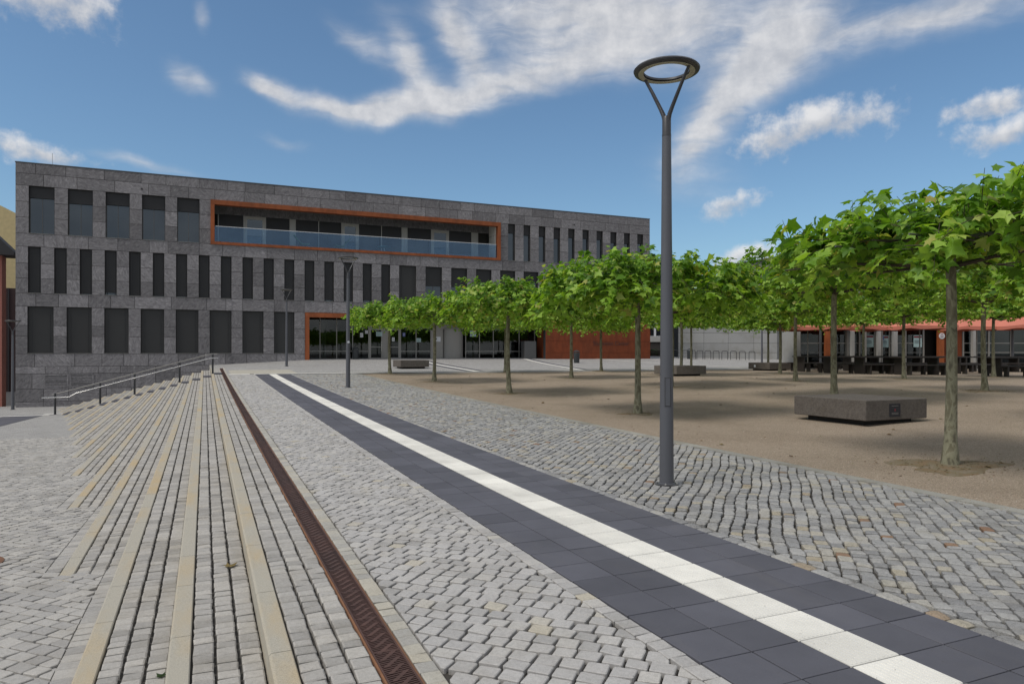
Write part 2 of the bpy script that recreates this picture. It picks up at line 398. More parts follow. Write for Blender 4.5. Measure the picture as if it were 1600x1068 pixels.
m_concrete = granite('pale_concrete', [(0, (.30, .30, .295)), (1, (.38, .375, .36))], speck=.12, sc=60, dirt=.55, bumps=.2, big=.7)
m_darkstone = granite('dark_grey_stone', [(0, (.13, .125, .12)), (1, (.19, .185, .18))], speck=.3, sc=20, dirt=.4, bumps=.2)
m_bench = granite('porous_basalt', [(0, (.115, .10, .088)), (1, (.155, .138, .122))], speck=.65, sc=75, rough=.85, dirt=.5, bumps=1.0, bdist=.02)
m_plinth = plain('dark_plinth', (.02, .019, .018), .9)
m_paper = plain('white_paper', (.62, .64, .66), .8, var=.05)
m_poster = plain('pale_poster', (.38, .52, .52), .7, var=.12)
m_red = plain('red_print', (.20, .02, .03), .7)
m_blue = plain('blue_print', (.10, .12, .32), .7)
m_ink = plain('dark_print', (.02, .02, .025), .8)
m_letter = plain('dark_letter', (.085, .030, .020), .6)
m_tablewood = plain('black_brown_wood', (.022, .017, .014), .6, var=.35, scale=8)
m_parasol = plain('salmon_canvas', (.52, .17, .115), .85, var=.06, scale=2)
m_pink = plain('pink_render', (.42, .17, .13), .9, var=.1, scale=2, bumps=.2)
m_yellow = plain('yellow_brick', (.70, .56, .29), .9, var=.2, scale=3)
m_rooft = plain('dark_roof', (.035, .034, .036), .7, var=.2)
m_maroon = plain('maroon_cladding', (.045, .016, .014), .6, var=.3)
m_suntone = plain('cream_sunlit_tone', (.72, .68, .60), .9, var=.08, scale=2)  # loggia side walls: sunlight put into the colour, since none reaches in
m_cream2 = plain('pale_door_frame', (.40, .38, .34), .6, var=.06)
m_wht = plain('white_wall', (.55, .56, .58), .8, var=.05)
m_binm = plain('bin_paint', (.040, .046, .050), .5, var=.1)
m_green = plain('green_chair', (.10, .30, .09), .5, var=.08)
m_teal = plain('teal_chair', (.10, .36, .36), .5, var=.08)
def leaf_mat(name, stops):
    m, t, b = new_mat(name); p = t.pos()
    c = t.ramp(rnd_value(t), stops)
    c = t.mix(t.math('MULTIPLY', t.noise(p, 30, 3), .35), c, t.mix(1.0, c, (.55, .7, .5, 1), 'MULTIPLY'))
    t.put(b.inputs['Base Color'], c); b.inputs['Roughness'].default_value = .5; b.inputs['Specular IOR Level'].default_value = .35
    tl = t.node('ShaderNodeBsdfTranslucent'); t.put(tl.inputs[0], t.mix(1.0, c, (1.25, 1.25, .5, 1), 'MULTIPLY'))
    mx = t.node('ShaderNodeMixShader'); mx.inputs[0].default_value = .46
    t.l.new(b.outputs[0], mx.inputs[1]); t.l.new(tl.outputs[0], mx.inputs[2]); t.l.new(mx.outputs[0], t.n['Material Output'].inputs[0])
    return m
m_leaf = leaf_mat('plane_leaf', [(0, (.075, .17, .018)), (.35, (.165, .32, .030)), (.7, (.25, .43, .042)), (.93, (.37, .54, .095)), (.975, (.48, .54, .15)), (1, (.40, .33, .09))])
m_hedge = leaf_mat('hedge_leaf', [(0, (.02, .045, .012)), (1, (.05, .09, .02))])
def bark_mat():
    m, t, b = new_mat('plane_bark'); p = t.pos()
    n = t.noise(t.mapping(p, (1, 1, .45)), 11, 3, .5, .4)
    c = t.ramp(n, [(.34, (.115, .105, .065)), (.47, (.17, .155, .10)), (.50, (.25, .24, .165)), (.60, (.20, .19, .125)), (.66, (.10, .09, .06))], 'LINEAR')
    f = t.noise(p, 70, 4)
    c = t.mix(t.math('MULTIPLY', f, .3), c, (.10, .095, .06, 1))
    t.put(b.inputs['Base Color'], c); b.inputs['Roughness'].default_value = .85; bump(t, b, t.math('ADD', n, t.math('MULTIPLY', f, .4)), .6, .015); return m
m_bark = bark_mat()
m_twig = plain('twig', (.07, .055, .038), .9, var=.3)

# ------------------------------------------------------------------ paving pieces
def clip(poly, n, c):
    """keep the side n.p <= c"""
    out = []
    for i, a in enumerate(poly):
        b = poly[(i + 1) % len(poly)]
        da, db = n[0] * a[0] + n[1] * a[1] - c, n[0] * b[0] + n[1] * b[1] - c
        if da <= 0: out.append(a)
        if da * db < 0:
            k = da / (da - db); out.append((a[0] + (b[0] - a[0]) * k, a[1] + (b[1] - a[1]) * k))
    return out
def area(poly):
    return .5 * abs(sum(poly[i][0] * poly[(i + 1) % len(poly)][1] - poly[(i + 1) % len(poly)][0] * poly[i][1] for i in range(len(poly))))
def round_poly(poly, amt):
    out = []
    n = len(poly)
    for i in range(n):
        p, a, b = poly[i], poly[i - 1], poly[(i + 1) % n]
        for q in (a, b):
            l = math.hypot(q[0] - p[0], q[1] - p[1]) + 1e-6; k = min(.4, amt / l)
            out.append((p[0] + (q[0] - p[0]) * k, p[1] + (q[1] - p[1]) * k))
    return out
def stone(poly, zf, bev=.0045, drop=.004, deep=.06, tilt=.003, lift=0):
    """a paving stone with worn edges; returns local verts, faces and its origin"""
    if sum(poly[i][0] * poly[(i + 1) % len(poly)][1] - poly[(i + 1) % len(poly)][0] * poly[i][1] for i in range(len(poly))) < 0: poly = poly[::-1]
    n = len(poly); cx = sum(p[0] for p in poly) / n; cy = sum(p[1] for p in poly) / n
    R = max(math.hypot(p[0] - cx, p[1] - cy) for p in poly); k = max(.3, 1 - bev / (R * .72))
    tx, ty = random.gauss(0, tilt) / .1, random.gauss(0, tilt) / .1
    z0 = zf(cx, cy) + lift
    sl = (zf(cx, cy + .05) - zf(cx, cy - .05)) / .1
    v = []
    for s_, dz in ((1, -deep), (1, -drop), (k, 0)):
        for p in poly:
            dx, dy = (p[0] - cx) * s_, (p[1] - cy) * s_
            v.append((dx, dy, dz + (tx * dx + (ty + sl) * dy if dz > -deep else 0)))
    f = [tuple(range(2 * n, 3 * n))]
    for i in range(n):
        j = (i + 1) % n
        f.append((n + i, n + j, 2 * n + j, 2 * n + i)); f.append((i, j, n + j, n + i))
    return v, f, (cx, cy, z0)
FWD = (math.sin(HEAD), math.cos(HEAD)); RGT = (math.cos(HEAD), -math.sin(HEAD))
def in_view(p):
    d = p[0] * FWD[0] + p[1] * FWD[1]
    if d < .5: return 1e9
    r = (p[0] * RGT[0] + p[1] * RGT[1]) / d; h = (p[2] - 1.6) / d
    if abs(r) > .727 or h < -.4705: return 1e9
    return d
def lay(stones, parent, name, mass, mat, limit=300, bigger=lambda s: 0):
    """the stones that show largest become pieces of their own, the rest one mass"""
    order = sorted(range(len(stones)), key=lambda i: in_view(stones[i][2]))
    mb = MB()
    for rank, i in enumerate(order):
        v, f, c = stones[i]
        if rank < limit and in_view(c) < 1e8:
            me = bpy.data.meshes.new(name); me.from_pydata(v, [], f); me.materials.append(mat)
            link(name, me, parent, False, c)
        else:
            mb.add([(p[0] + c[0], p[1] + c[1], p[2] + c[2]) for p in v], f)
    o = mb.build(mass, mat, parent); tag(o, kind='stuff'); return o
def bond(inside, ang, su, sv, bounds, jit=.006, gap=.007, wave=None, half=True, lenvar=.1):
    """running bond of stones turned by ang inside the bounds; inside(poly) clips or drops"""
    c, s = math.cos(ang), math.sin(ang); x0, x1, y0, y1 = bounds
    cs = [(x * c + y * s, -x * s + y * c) for x in (x0, x1) for y in (y0, y1)]
    p0, p1 = min(q[0] for q in cs), max(q[0] for q in cs); q0, q1 = min(q[1] for q in cs), max(q[1] for q in cs)
    res = []; row = 0; q = q0
    while q < q1:
        p = p0 - random.random() * su
        h = sv * random.uniform(.94, 1.06)
        while p < p1:
            w = su * random.uniform(1 - lenvar, 1 + lenvar)
            pc, qc = p + w / 2, q + h / 2
            x, y = pc * c - qc * s, pc * s + qc * c
            if x0 - .2 < x < x1 + .2 and y0 - .2 < y < y1 + .2:
                poly = []
                for a, b in ((0, 0), (1, 0), (1, 1), (0, 1)):
                    pp = p + (gap if a == 0 else w - gap) + random.uniform(-jit, jit)
                    qq = q + (gap if b == 0 else h - gap) + random.uniform(-jit, jit)
                    if wave: qq += wave(pp, qq)
                    poly.append((pp * c - qq * s, pp * s + qq * c))
                poly = inside(poly)
                if poly and len(poly) > 2 and area(poly) > .0022: res.append(poly)
            p += w
        q += h; row += 1
    return res
def sheet(name, mat, xs, ys, zf, parent=None):
    mb = MB(); nx, ny = len(xs), len(ys)
    mb.add([(x, y, zf(y, x)) for y in ys for x in xs], [(j * nx + i, j * nx + i + 1, (j + 1) * nx + i + 1, (j + 1) * nx + i) for j in range(ny - 1) for i in range(nx - 1)], 0)
    return mb.build(name, mat, parent, smooth=True)
def lin(a, b, n): return [a + (b - a) * i / n for i in range(n + 1)]
Zs = lambda x, y: Z(y, x)

# far ground down to the horizon, below everything else
tag(sheet('ground', m_asphalt, [-2500, -300, -60, 60, 300, 2500], [-2500, -300, -20, 60, 300, 2500], lambda u, v: -2.6), kind='structure')
# --- sett pavement between drain and guide path
sett = sheet('sett_pavement', m_joint, [1.08, 1.7, 2.33], lin(-6, 38, 44), lambda u, v: Z(u, v) - .030); tag(sett, kind='structure')
def keep_v(a, b):
    def f(poly): return clip(clip(poly, (-1, 0), -a), (1, 0), b)
    return f
st = []
for poly in bond(keep_v(1.09, 2.205), math.radians(-45), .128, .118, (1.08, 2.22, .6, 37.95), wave=lambda p, q: .008 * math.sin(p * 2.1 + q), gap=.0078, jit=.004):
    st.append(stone(round_poly(poly, .006), Zs, lift=random.uniform(-.003, .003)))
y = .6
while y < 37.9:
    l = random.uniform(.10, .15); j = lambda: random.uniform(-.004, .004)
    st.append(stone([(2.215 + j(), y + .004), (2.322 + j(), y + .004 + j()), (2.322 + j(), y + l - .004), (2.215 + j(), y + l - .004 + j())], Zs)); y += l
lay(st, sett, 'paving_stone', 'distant_setts', m_sett)

# --- guide path: anthracite slabs with a white ribbed strip
path = sheet('guide_path', m_joint, [2.33, 3.2, 4.03], lin(-6, 38, 44), lambda u, v: Z(u, v) - .022); tag(path, kind='structure')
T = .343; cols = [2.331, 2.668, 3.004, 3.358, 3.694, 4.03]
def slab_mesh(name, w, l, mat, ribs=False):
    mb = MB(); g = .0042; mb.box(-w / 2 + g, w / 2 - g, -l / 2 + g, l / 2 - g, -.04, 0, 0, bev=.0025)
    if ribs:
        n = 11
        for i in range(n):
            x = -w / 2 + (i + .5) * w / n
            mb.box(x - .009, x + .009, -l / 2 + .012, l / 2 - .012, -.001, .0022, 0)
    me = mb.mesh(name, mat); return me
dark_me = slab_mesh('slab', .336, T, m_dark); white_me = slab_mesh('guide_tile', .354, T, m_white, True)
rows = [(.35 + i * T) for i in range(110)]
cnt = 0; far = MB()
for yc in rows:
    if yc > 37.9: break
    sl = math.atan((G(yc + .1) - G(yc - .1)) / .2)
    for k in range(5):
        xc = (cols[k] + cols[k + 1]) / 2
        z = G(yc) + random.uniform(-.001, .001)
        if k == 2:
            o = link('guide_tile', white_me, path, False, (xc, yc, z + .002)); o.rotation_euler = (sl, 0, 0)
        elif cnt < 300 and in_view((xc, yc, 0)) < 1e8:
            o = link('slab', dark_me, path, False, (xc, yc, z)); o.rotation_euler = (sl + random.gauss(0, .002), random.gauss(0, .002), 0); cnt += 1
        else:
            g = .0042; w = .168
            b = len(far.v)
            far.box(xc - w + g, xc + w - g, yc - T / 2 + g, yc + T / 2 - g, z - .04, z)
            far.v[b:] = [(p[0], p[1], p[2] + (p[1] - yc) * math.tan(sl)) for p in far.v[b:]]
tag(far.build('distant_slabs', m_dark, path), kind='stuff')

# --- cobbles between guide path and gravel
cob = sheet('cobble_pavement', m_joint, [4.03, 5, 6, 7.35], lin(-6, 38, 44), lambda u, v: Z(u, v) - .034); tag(cob, kind='structure')
st = []
def wv(p, q): return .022 * math.sin(p * 1.1 + .9 * math.sin(q * .5)) + .012 * math.sin(p * 4.1 + q * 1.7)
for poly in bond(keep_v(4.165, 7.36), math.radians(47), .116, .112, (4.1, 7.4, .4, 37.95), jit=.010, gap=.0085, wave=wv, lenvar=.32):
    st.append(stone(round_poly(poly, .009), Zs, bev=.008, drop=.005, tilt=.004, lift=random.uniform(-.006, .004)))
y = .4
while y < 37.9:
    l = random.uniform(.13, .22); j = lambda: random.uniform(-.012, .012)
    st.append(stone(round_poly([(4.042, y + .006), (4.15 + j(), y + .008 + j()), (4.15 + j(), y + l - .008 + j()), (4.042, y + l - .006)], .022), Zs, bev=.02, drop=.012)); y += l
lay(st, cob, 'cobblestone', 'distant_cobbles', m_cobble)

# --- gravel bed with a concrete edging
def gz(u, v):
    return Z(u, v) - .004 + (.010 * math.sin(v * 1.9 + u * .8) * math.sin(u * 1.3 - v * .4) if v > 8 else 0)
gravel = sheet('gravel_ground', m_gravel, lin(7.5, 30, 60) + lin(31, 70, 20), lin(-8, 37, 110), gz); tag(gravel, kind='structure')
y = -4
kj = MB()
while y < 37:
    l = 1.0
    def zz(x, yy): return Z(yy, x)
    o = MB(); w0, w1 = 7.36, 7.545
    o.rings([[(w0, y + .004, z - .2 if False else zz(w0, y) - .2), (w1, y + .004, zz(w1, y) - .2), (w1, y + .004, zz(w1, y) + .004), (w0, y + .004, zz(w0, y) + .004)],
             [(w0, y + l - .004, zz(w0, y + l) - .2), (w1, y + l - .004, zz(w1, y + l) - .2), (w1, y + l - .004, zz(w1, y + l) + .004), (w0, y + l - .004, zz(w0, y + l) + .004)]])
    o.build('edging_stone', m_edging, gravel); y += l
# pebbles
pb = MB()
def pebble(x, y, z, r):
    a = random.random() * 6.28; q = [random.uniform(.6, 1.2) for _ in range(4)]
    vs = [(x + r * q[i] * math.cos(a + i * 1.57), y + r * q[i] * math.sin(a + i * 1.57), z) for i in range(4)] + [(x, y, z + r * random.uniform(.45, .8))]
    pb.add(vs, [(0, 1, 4), (1, 2, 4), (2, 3, 4), (3, 0, 4)])
for _ in range(9000):
    y = 3 + 14 * random.random() ** 1.4; x = 7.42 + 14 * random.random() ** 1.6
    pebble(x, y, gz(y, x) - .001, random.uniform(.004, .012) * (1 if random.random() > .03 else 2))
for _ in range(1200):
    y = 2 + 30 * random.random(); x = 7.3 + abs(random.gauss(0, .09)) * random.choice((-1, 1)) + .1
    pebble(x, y, Z(y, x) + .003, random.uniform(.004, .010))
tag(pb.build('loose_gravel', m_pebble), 'loose pale gravel chips strewn over the tree square', 'gravel', kind='stuff')

# --- forecourt in front of the building and the banded lines across it
def fz(u, v): return Z(u, v) - .004
fore = sheet('forecourt', m_fore, [.32, 1.5, 3.5, 5.25, 7, 12, 20, 30, 40, 60, 90, 140], [36.9, 37.8, 38.5, 40, 42, 44, 45.5, 47, 49, 51, 53, 55, 58, 70, 100, 200], lambda u, v: fz(u, v) - (0 if u > 37.95 or v > 7.6 else .05)); tag(fore, kind='structure')
def strip(name, mat, p, q, w, lift):
    mb = MB(); n = 30; dx, dy = q[0] - p[0], q[1] - p[1]; l = math.hypot(dx, dy); nx, ny = -dy / l * w / 2, dx / l * w / 2
    for s_ in (1, -1): pass
    vs = []
    for i in range(n + 1):
        x, y = p[0] + dx * i / n, p[1] + dy * i / n
        for k in (-1, 1):
            vs.append((x + nx * k, y + ny * k, fz(y + ny * k, x + nx * k) + lift))
    mb.add(vs, [(2 * i, 2 * i + 2, 2 * i + 3, 2 * i + 1) for i in range(n)], .5)
    return mb.build(name, mat, fore)
strip('white_band', m_white, (2.3, 38.25), (62, 38.25), .42, .010)
strip('dark_band', m_dark, (4.0, 37.82), (62, 37.82), .36, .010)
strip('white_band', m_white, (1.1, 38.1), (2.1, 38.1), .5, .010)
strip('white_band', m_white, (14.55, 38.5), (15.45, 52.5), .36, .010)
strip('dark_band', m_dark, (14.95, 38.5), (15.85, 52.5), .40, .010)
strip('dark_band', m_dark, (14.15, 38.5), (15.05, 52.5), .40, .010)
strip('white_band', m_white, (21.6, 38.5), (25.6, 56.5), .36, .010)
strip('dark_band', m_dark, (22.0, 38.5), (26.0, 56.5), .40, .010)
strip('white_band', m_white, (36, 38.5), (32, 56), .30, .010)
strip('pale_band', m_border, (1.2, 40.5), (4.5, 40.5), 4.2, .006)

# --- lower plaza
lowp = sheet('lower_plaza', m_lowfar, [-90, -40, -20, -12, -8, -5, -3, -1, .31], lin(-8, 46, 54) + [50, 55, 60, 70, 110], lambda u, v: (Lo(u) if u < 72 else Lo(72)) - .006 - (.012 if u < 24 else 0)); tag(lowp, kind='structure')
def inside_low(poly):
    cy = sum(p[1] for p in poly) / len(poly); cx = sum(p[0] for p in poly) / len(poly)
    if cx < -.4 * cy - 1.6: return None
    vb = KERB0 - TREAD * kmax(cy) - .135
    return clip(poly, (1, 0), vb)
Ls = lambda x, y: Lo(y)
st = []
for poly in bond(inside_low, math.radians(-45), .155, .118, (-12, .2, 1.0, 24), wave=lambda p, q: .01 * math.sin(p * 1.7 + q), jit=.005, gap=.008, lenvar=.2):
    st.append(stone(round_poly(poly, .006), Ls, lift=random.uniform(-.003, .003)))
y = 1.0
while y < 24:
    l = random.uniform(.10, .15); vb = KERB0 - TREAD * kmax(y + l / 2)
    st.append(stone([(vb - .13, y + .005), (vb - .006, y + .005), (vb - .006, y + l - .005), (vb - .13, y + l - .005)], Ls)); y += l
lay(st, lowp, 'paving_stone', 'distant_setts', m_low)
# continuation of the guide strip on the lower level
def lstrip(mat, p, q, w, name):
    mb = MB(); n = 12; dx, dy = q[0] - p[0], q[1] - p[1]; l = math.hypot(dx, dy); nx, ny = -dy / l * w / 2, dx / l * w / 2; vs = []
    for i in range(n + 1):
        x, y = p[0] + dx * i / n, p[1] + dy * i / n
        for k in (-1, 1): vs.append((x + nx * k, y + ny * k, Lo(y + ny * k) + .004))
    mb.add(vs, [(2 * i, 2 * i + 2, 2 * i + 3, 2 * i + 1) for i in range(n)], .5); return mb.build(name, mat, lowp)
lstrip(m_dark, (-7.55, 25.5), (-7.55, 38.2), 1.5, 'dark_band')
lstrip(m_white, (-8.6, 25.5), (-8.6, 38.2), .36, 'white_band')
lstrip(m_white, (-9.4, 38.5), (-6.6, 38.5), .5, 'white_band'); lstrip(m_dark, (-9.4, 39.0), (-5.6, 39.0), .4, 'dark_band')
lstrip(m_white, (-7.0, 39.5), (-5.9, 39.5), .5, 'white_band')

# --- staircase
stair = empty('staircase', (KERB0, 20, 0)); tag(stair, 'wide shallow steps of grey setts edged with ochre granite kerbs', 'staircase')
core = MB(); kerbs = []; treads = []
def ustart(k):
    u = .3
    while u < STAIR_END and G(u) - RISE * k < Lo(u) - .010: u += .05
    return u
kerb_cache = {}
kmass = MB(); kcount = 0; kitems = []
for k in range(16):
    u0 = ustart(k)
    if u0 >= STAIR_END - 1.0: continue
    v0 = KERB0 - TREAD * k
    zf = lambda x, y, k=k: G(y) - RISE * k
    ys = lin(u0 + .7, STAIR_END, max(3, int((STAIR_END - u0) / 1.0)))
    vr = v0 + TREAD + .01 if k else .80
    core.rings([[(v0 + .06, y, zf(0, y) - .6), (vr, y, zf(0, y) - .6), (vr, y, zf(0, y) - .032), (v0 + .06, y, zf(0, y) - .032)] for y in ys])
    y = u0
    while y < STAIR_END - .02:
        l = min(random.choice((.8, 1.0, 1.2, 1.4)), STAIR_END - y)
        if STAIR_END - y - l < .3: l = STAIR_END - y
        kitems.append((v0, y, l, k)); y += l
    y3 = [u0 + random.random() * .05] * 3
    for r in range(3):
        a = v0 + .122 + r * ((TREAD - .124) / 3 if k else .1225); b = a + ((TREAD - .124) / 3 if k else .1225)
        y = u0 + random.random() * .06
        while y < STAIR_END - .05:
            l = random.uniform(.085, .125) if random.random() > .06 else random.uniform(.14, .18)
            if y > 26: l *= 1.5
            j = lambda: random.uniform(-.005, .005)
            g = .0095
            treads.append(stone([(a + g + j() * .8, y + .006 + j() * .6), (b - g + j() * .8, y + .006 + j() * .6), (b - g + j() * .8, y + l - .006), (a + g + j() * .8, y + l - .006)], zf, bev=.008, drop=.006, lift=random.uniform(-.003, .002)))
            y += l
core.build('step_core', m_bedc, stair, True)
def kerb_mesh(mb, v0, y, l, k, ox=0, oy=0, oz=0):
    zt = lambda yy: G(yy) - RISE * k; e = .012
    rings = []
    for yy in (y + .003, y + l - .003):
        z = zt(yy)
        rings.append([(v0 - ox, yy - oy, z - .24 - oz), (v0 + .118 - ox, yy - oy, z - .24 - oz), (v0 + .118 - ox, yy - oy, z - .004 - oz), (v0 + .112 - ox, yy - oy, z + .002 - oz), (v0 + e - ox, yy - oy, z + .002 - oz), (v0 - ox, yy - oy, z - e - oz)])
    mb.rings(rings)
kitems.sort(key=lambda q: in_view((q[0], q[1] + q[2] / 2, G(q[1]) - RISE * q[3])))
for i, (v0, y, l, k) in enumerate(kitems):
    if i < 300:
        o = MB(); c = (v0, y + l / 2, G(y + l / 2) - RISE * k); kerb_mesh(o, v0, y, l, k, *c)
        ob = o.build('kerb_stone', m_kerb); ob.location = c; attach(ob, stair)
    else: kerb_mesh(kmass, v0, y, l, k)
if kmass.v: tag(kmass.build('distant_kerbs', m_kerb, stair, True), kind='stuff')
order = sorted(treads, key=lambda s_: in_view(s_[2])); mass = MB()
for i, (v, f, c) in enumerate(order):
    if i < 300:
        me = bpy.data.meshes.new('tread_sett'); me.from_pydata(v, [], f); me.materials.append(m_tread)
        o = link('tread_sett', me, None, False, c); attach(o, stair)
    else: mass.add([(p[0] + c[0], p[1] + c[1], p[2] + c[2]) for p in v], f)
tag(mass.build('distant_setts', m_tread, stair, True), kind='stuff')
for k in range(14):   # dark slabs under the handrail line
    v0 = KERB0 - TREAD * k; z = G(39.2) - RISE * k
    o = MB().box(v0 + .125, v0 + .495, 38.3, 39.9, G(38.3) - RISE * k - .05, G(39.9) - RISE * k + .010, bev=.004).build('dark_slab', m_dark, stair, True)
wall_end = MB().box(KERB0 - .02, .9, STAIR_END + .01, 55, -2.6, -.2).build('retaining_wall', m_facade, stair, True)
MB().rings([[(.30, y, -2.6), (1.09, y, -2.6), (1.09, y, Z(y, .8) - .012), (.30, y, Z(y, .8) - .012)] for y in lin(STAIR_END + .01, 54.95, 8)]).build('landing_edge', m_border, stair, True)

# --- drain channel
drain = empty('drain_channel', (.884, 20, 0)); tag(drain, 'rusty brown slotted drain channel running along the top step', 'drain')
MB().rings([[(.796, y, G(y) - .12), (.974, y, G(y) - .12), (.974, y, G(y) - .032), (.796, y, G(y) - .032)] for y in lin(-5, STAIR_END, 50)]).build('channel_bed', m_pit, drain, True)
for x0 in (.7955, .9625):
    MB().rings([[(x0, y, G(y) - .1), (x0 + .011, y, G(y) - .1), (x0 + .011, y, G(y) - .003), (x0, y, G(y) - .003)] for y in lin(-5, STAIR_END, 50)]).build('edge_rail', m_rust_edge, drain, True)
def grate_mesh():
    mb = MB(); w, l = .153, .498
    for x in (-w / 2, w / 2 - .009): mb.box(x, x + .009, -l / 2, l / 2, -.026, 0, .3)
    for yy in (-l / 2, l / 2 - .009): mb.box(-w / 2 + .0095, w / 2 - .0095, yy, yy + .009, -.026, -.0005, .3)
    n = 24; p = (l - .018) / n
    for i in range(n):
        y = -l / 2 + .009 + (i + .5) * p
        s = .010
        mb.add([(-w / 2 + .009, y - .0048 - s, -.02), (w / 2 - .009, y - .0048 + s, -.02), (w / 2 - .009, y + .0048 + s, -.02), (-w / 2 + .009, y + .0048 - s, -.02),
                (-w / 2 + .009, y - .0048 - s, -.002), (w / 2 - .009, y - .0048 + s, -.002), (w / 2 - .009, y + .0048 + s, -.002), (-w / 2 + .009, y + .0048 - s, -.002)],
               [(4, 5, 6, 7), (0, 1, 5, 4), (2, 3, 7, 6)], .4)
    # diagonal closed webs give the slots their woven look
    for i in range(6):
        y = -l / 2 + (i + .35) * l / 6
        mb.add([(-.060, y - .05, -.0008), (-.030, y - .05, -.0008), (.060, y + .05, -.0008), (.030, y + .05, -.0008)], [(0, 1, 2, 3)], .2)
    return mb.mesh('grate', m_rust)
gm = grate_mesh(); y = .2
while y < STAIR_END - .3:
    o = link('grate', gm, None, False, (.8845, y + .25, G(y + .25) - .001)); o.rotation_euler = (math.atan((G(y + .3) - G(y + .2)) / .1), 0, 0); attach(o, drain); y += .5
st = []; y = .2
while y < STAIR_END:
    l = random.uniform(.10, .14) * (1 if y < 26 else 1.6); j = lambda: random.uniform(-.003, .003)
    st.append(stone([(.979 + j(), y + .003), (1.078 + j(), y + .003 + j()), (1.078 + j(), y + l - .003), (.979 + j(), y + l - .003)], Zs, bev=.006, drop=.004)); y += l
st.sort(key=lambda s_: in_view(s_[2])); mass = MB()
for i, (v, f, c) in enumerate(st):
    if i < 120:
        me = bpy.data.meshes.new('border_sett'); me.from_pydata(v, [], f); me.materials.append(m_border)
        attach(link('border_sett', me, None, False, c), drain)
    else: mass.add([(p[0] + c[0], p[1] + c[1], p[2] + c[2]) for p in v], f)
tag(mass.build('distant_setts', m_border, drain, True), kind='stuff')
MB().rings([[(.975, y, G(y) - .2), (1.082, y, G(y) - .2), (1.082, y, G(y) - .014), (.975, y, G(y) - .014)] for y in lin(-5, STAIR_END, 50)]).build('border_bed', m_joint, drain, True)

# --- handrail
rail = empty('handrail', (-3, 39.1, G(39))); tag(rail, 'double steel handrail on black posts across the far end of the steps', 'handrail')
RAILX = [.37, -1.16, -3.16, -4.63, -6.48]
def step_z(v):
    k = max(0, math.ceil((KERB0 - v) / TREAD - 1e-6)) if v < KERB0 else 0
    return max(G(39.1) - RISE * k, Lo(39.1))
def slope_z(v): return G(39.1) - RISE * (KERB0 - v) / TREAD - .04
for v in RAILX:
    z0 = step_z(v); zt = slope_z(v) + 1.03 if v > -6 else z0 + 1.0
    MB().lathe([(.075, 0), (.075, .012), (.047, .014), (.047, zt - z0 - .02), (.040, zt - z0)], 14, (v, 39.1, z0)).build('post', m_post, rail, True, True)
    b = MB()
    b.tube([(v, 39.1, zt - .26), (v, 39.01, zt - .25), (v, 39.0, zt - .20)], .010, 6); b.tube([(v, 39.1, zt - .03), (v, 39.16, zt + .01)], .010, 6)
    b.build('bracket', m_steel, rail, True)
pts = [(-6.62, 39.16, slope_z(-6.48) + 1.02)] + [(v, 39.16, slope_z(v) + 1.05) for v in lin(-6.2, .1, 10)] + [(.30, 39.16, slope_z(.2) + 1.07), (.60, 39.16, slope_z(.2) + 1.07)]
MB().tube(pts, .020, 10).build('upper_rail', m_alu, rail, True, True)
pts = [(-7.0, 39.0, slope_z(-6.0) + .76), (-5.9, 39.0, slope_z(-6.0) + .77)] + [(v, 39.0, slope_z(v) + .84) for v in lin(-5.6, .1, 10)] + [(.28, 39.0, slope_z(.2) + .86), (.62, 39.0, slope_z(.2) + .86)]
MB().tube(pts, .024, 10).build('lower_rail', m_steel, rail, True, True)

# ------------------------------------------------------------------ office building
UF = 55.0
bld = empty('office_building', (13.3, UF, 1.05)); tag(bld, 'long dark stone office block with orange framed loggia and rows of tall windows', 'building')
Zc = [14.02, 13.35, 12.56, 11.5, 10.48, 9.42, 8.57, 7.48, 6.5, 5.5, 4.65, 3.4, 2.7, 1.54, .70, .22, -.78, -1.62, -2.6]
V0, V1 = -11.32, 38.02
openings = []   # v0, v1, z0, z1, kind
for k in range(5): openings.append((-10.58 + 2.2 * k, -10.58 + 2.2 * k + 1.43, 9.42, 12.56, 'half'))
for k in range(17): openings.append((-10.62 + 1.4615 * k, -10.62 + 1.4615 * k + .70, 5.5, 8.57, 'slim'))
for k in range(11): openings.append((14.2 + 2.18 * k, 14.2 + 2.18 * k + 1.38, 5.5, 8.57, 'blind' if k == 0 else 'glass'))
for k in range(8): openings.append((-10.65 + 2.196 * k, -10.65 + 2.196 * k + 1.44, 1.54, 4.65, 'blind'))
for k in range(10): openings.append((23.65 + 1.444 * k, 23.65 + 1.444 * k + .64, 9.42, 12.56, 'half'))
big = [(.41, 22.91, 9.42, 12.56), (6.94, V1 + 1, -3, 4.65)]
panels = []; corem = MB()
for a, b in zip(Zc[1:], Zc[:-1]):
    mid = (a + b) / 2
    cuts = sorted([(o[0], o[1]) for o in openings if o[2] < mid < o[3]] + [(o[0], o[1]) for o in big if o[2] < mid < o[3]])
    x = V0; spans = []
    for c0, c1 in cuts:
        if c0 > x + .01: spans.append((x, c0))
        x = max(x, c1)
    if x < V1 - .01: spans.append((x, V1))
    if mid < 1.0: spans = [(s0, min(s1, 6.94)) for s0, s1 in spans if s0 < 6.94]
    for s0, s1 in spans:
        corem.box(s0 + .002, s1 - .002, UF + .043, UF + .5, a, b, 0)
        w = s1 - s0
        if w < 2.3: panels.append((s0, s1, a, b)); continue
        x = s0 + (0 if s0 > V0 else 0); first = True
        while x < s1 - .01:
            l = random.uniform(1.1, 2.3)
            if first: l *= random.uniform(.5, 1); first = False
            if s1 - x - l < .8: l = s1 - x
            panels.append((x, x + l, a, b)); x += l
corem.build('wall', m_core, bld, True)
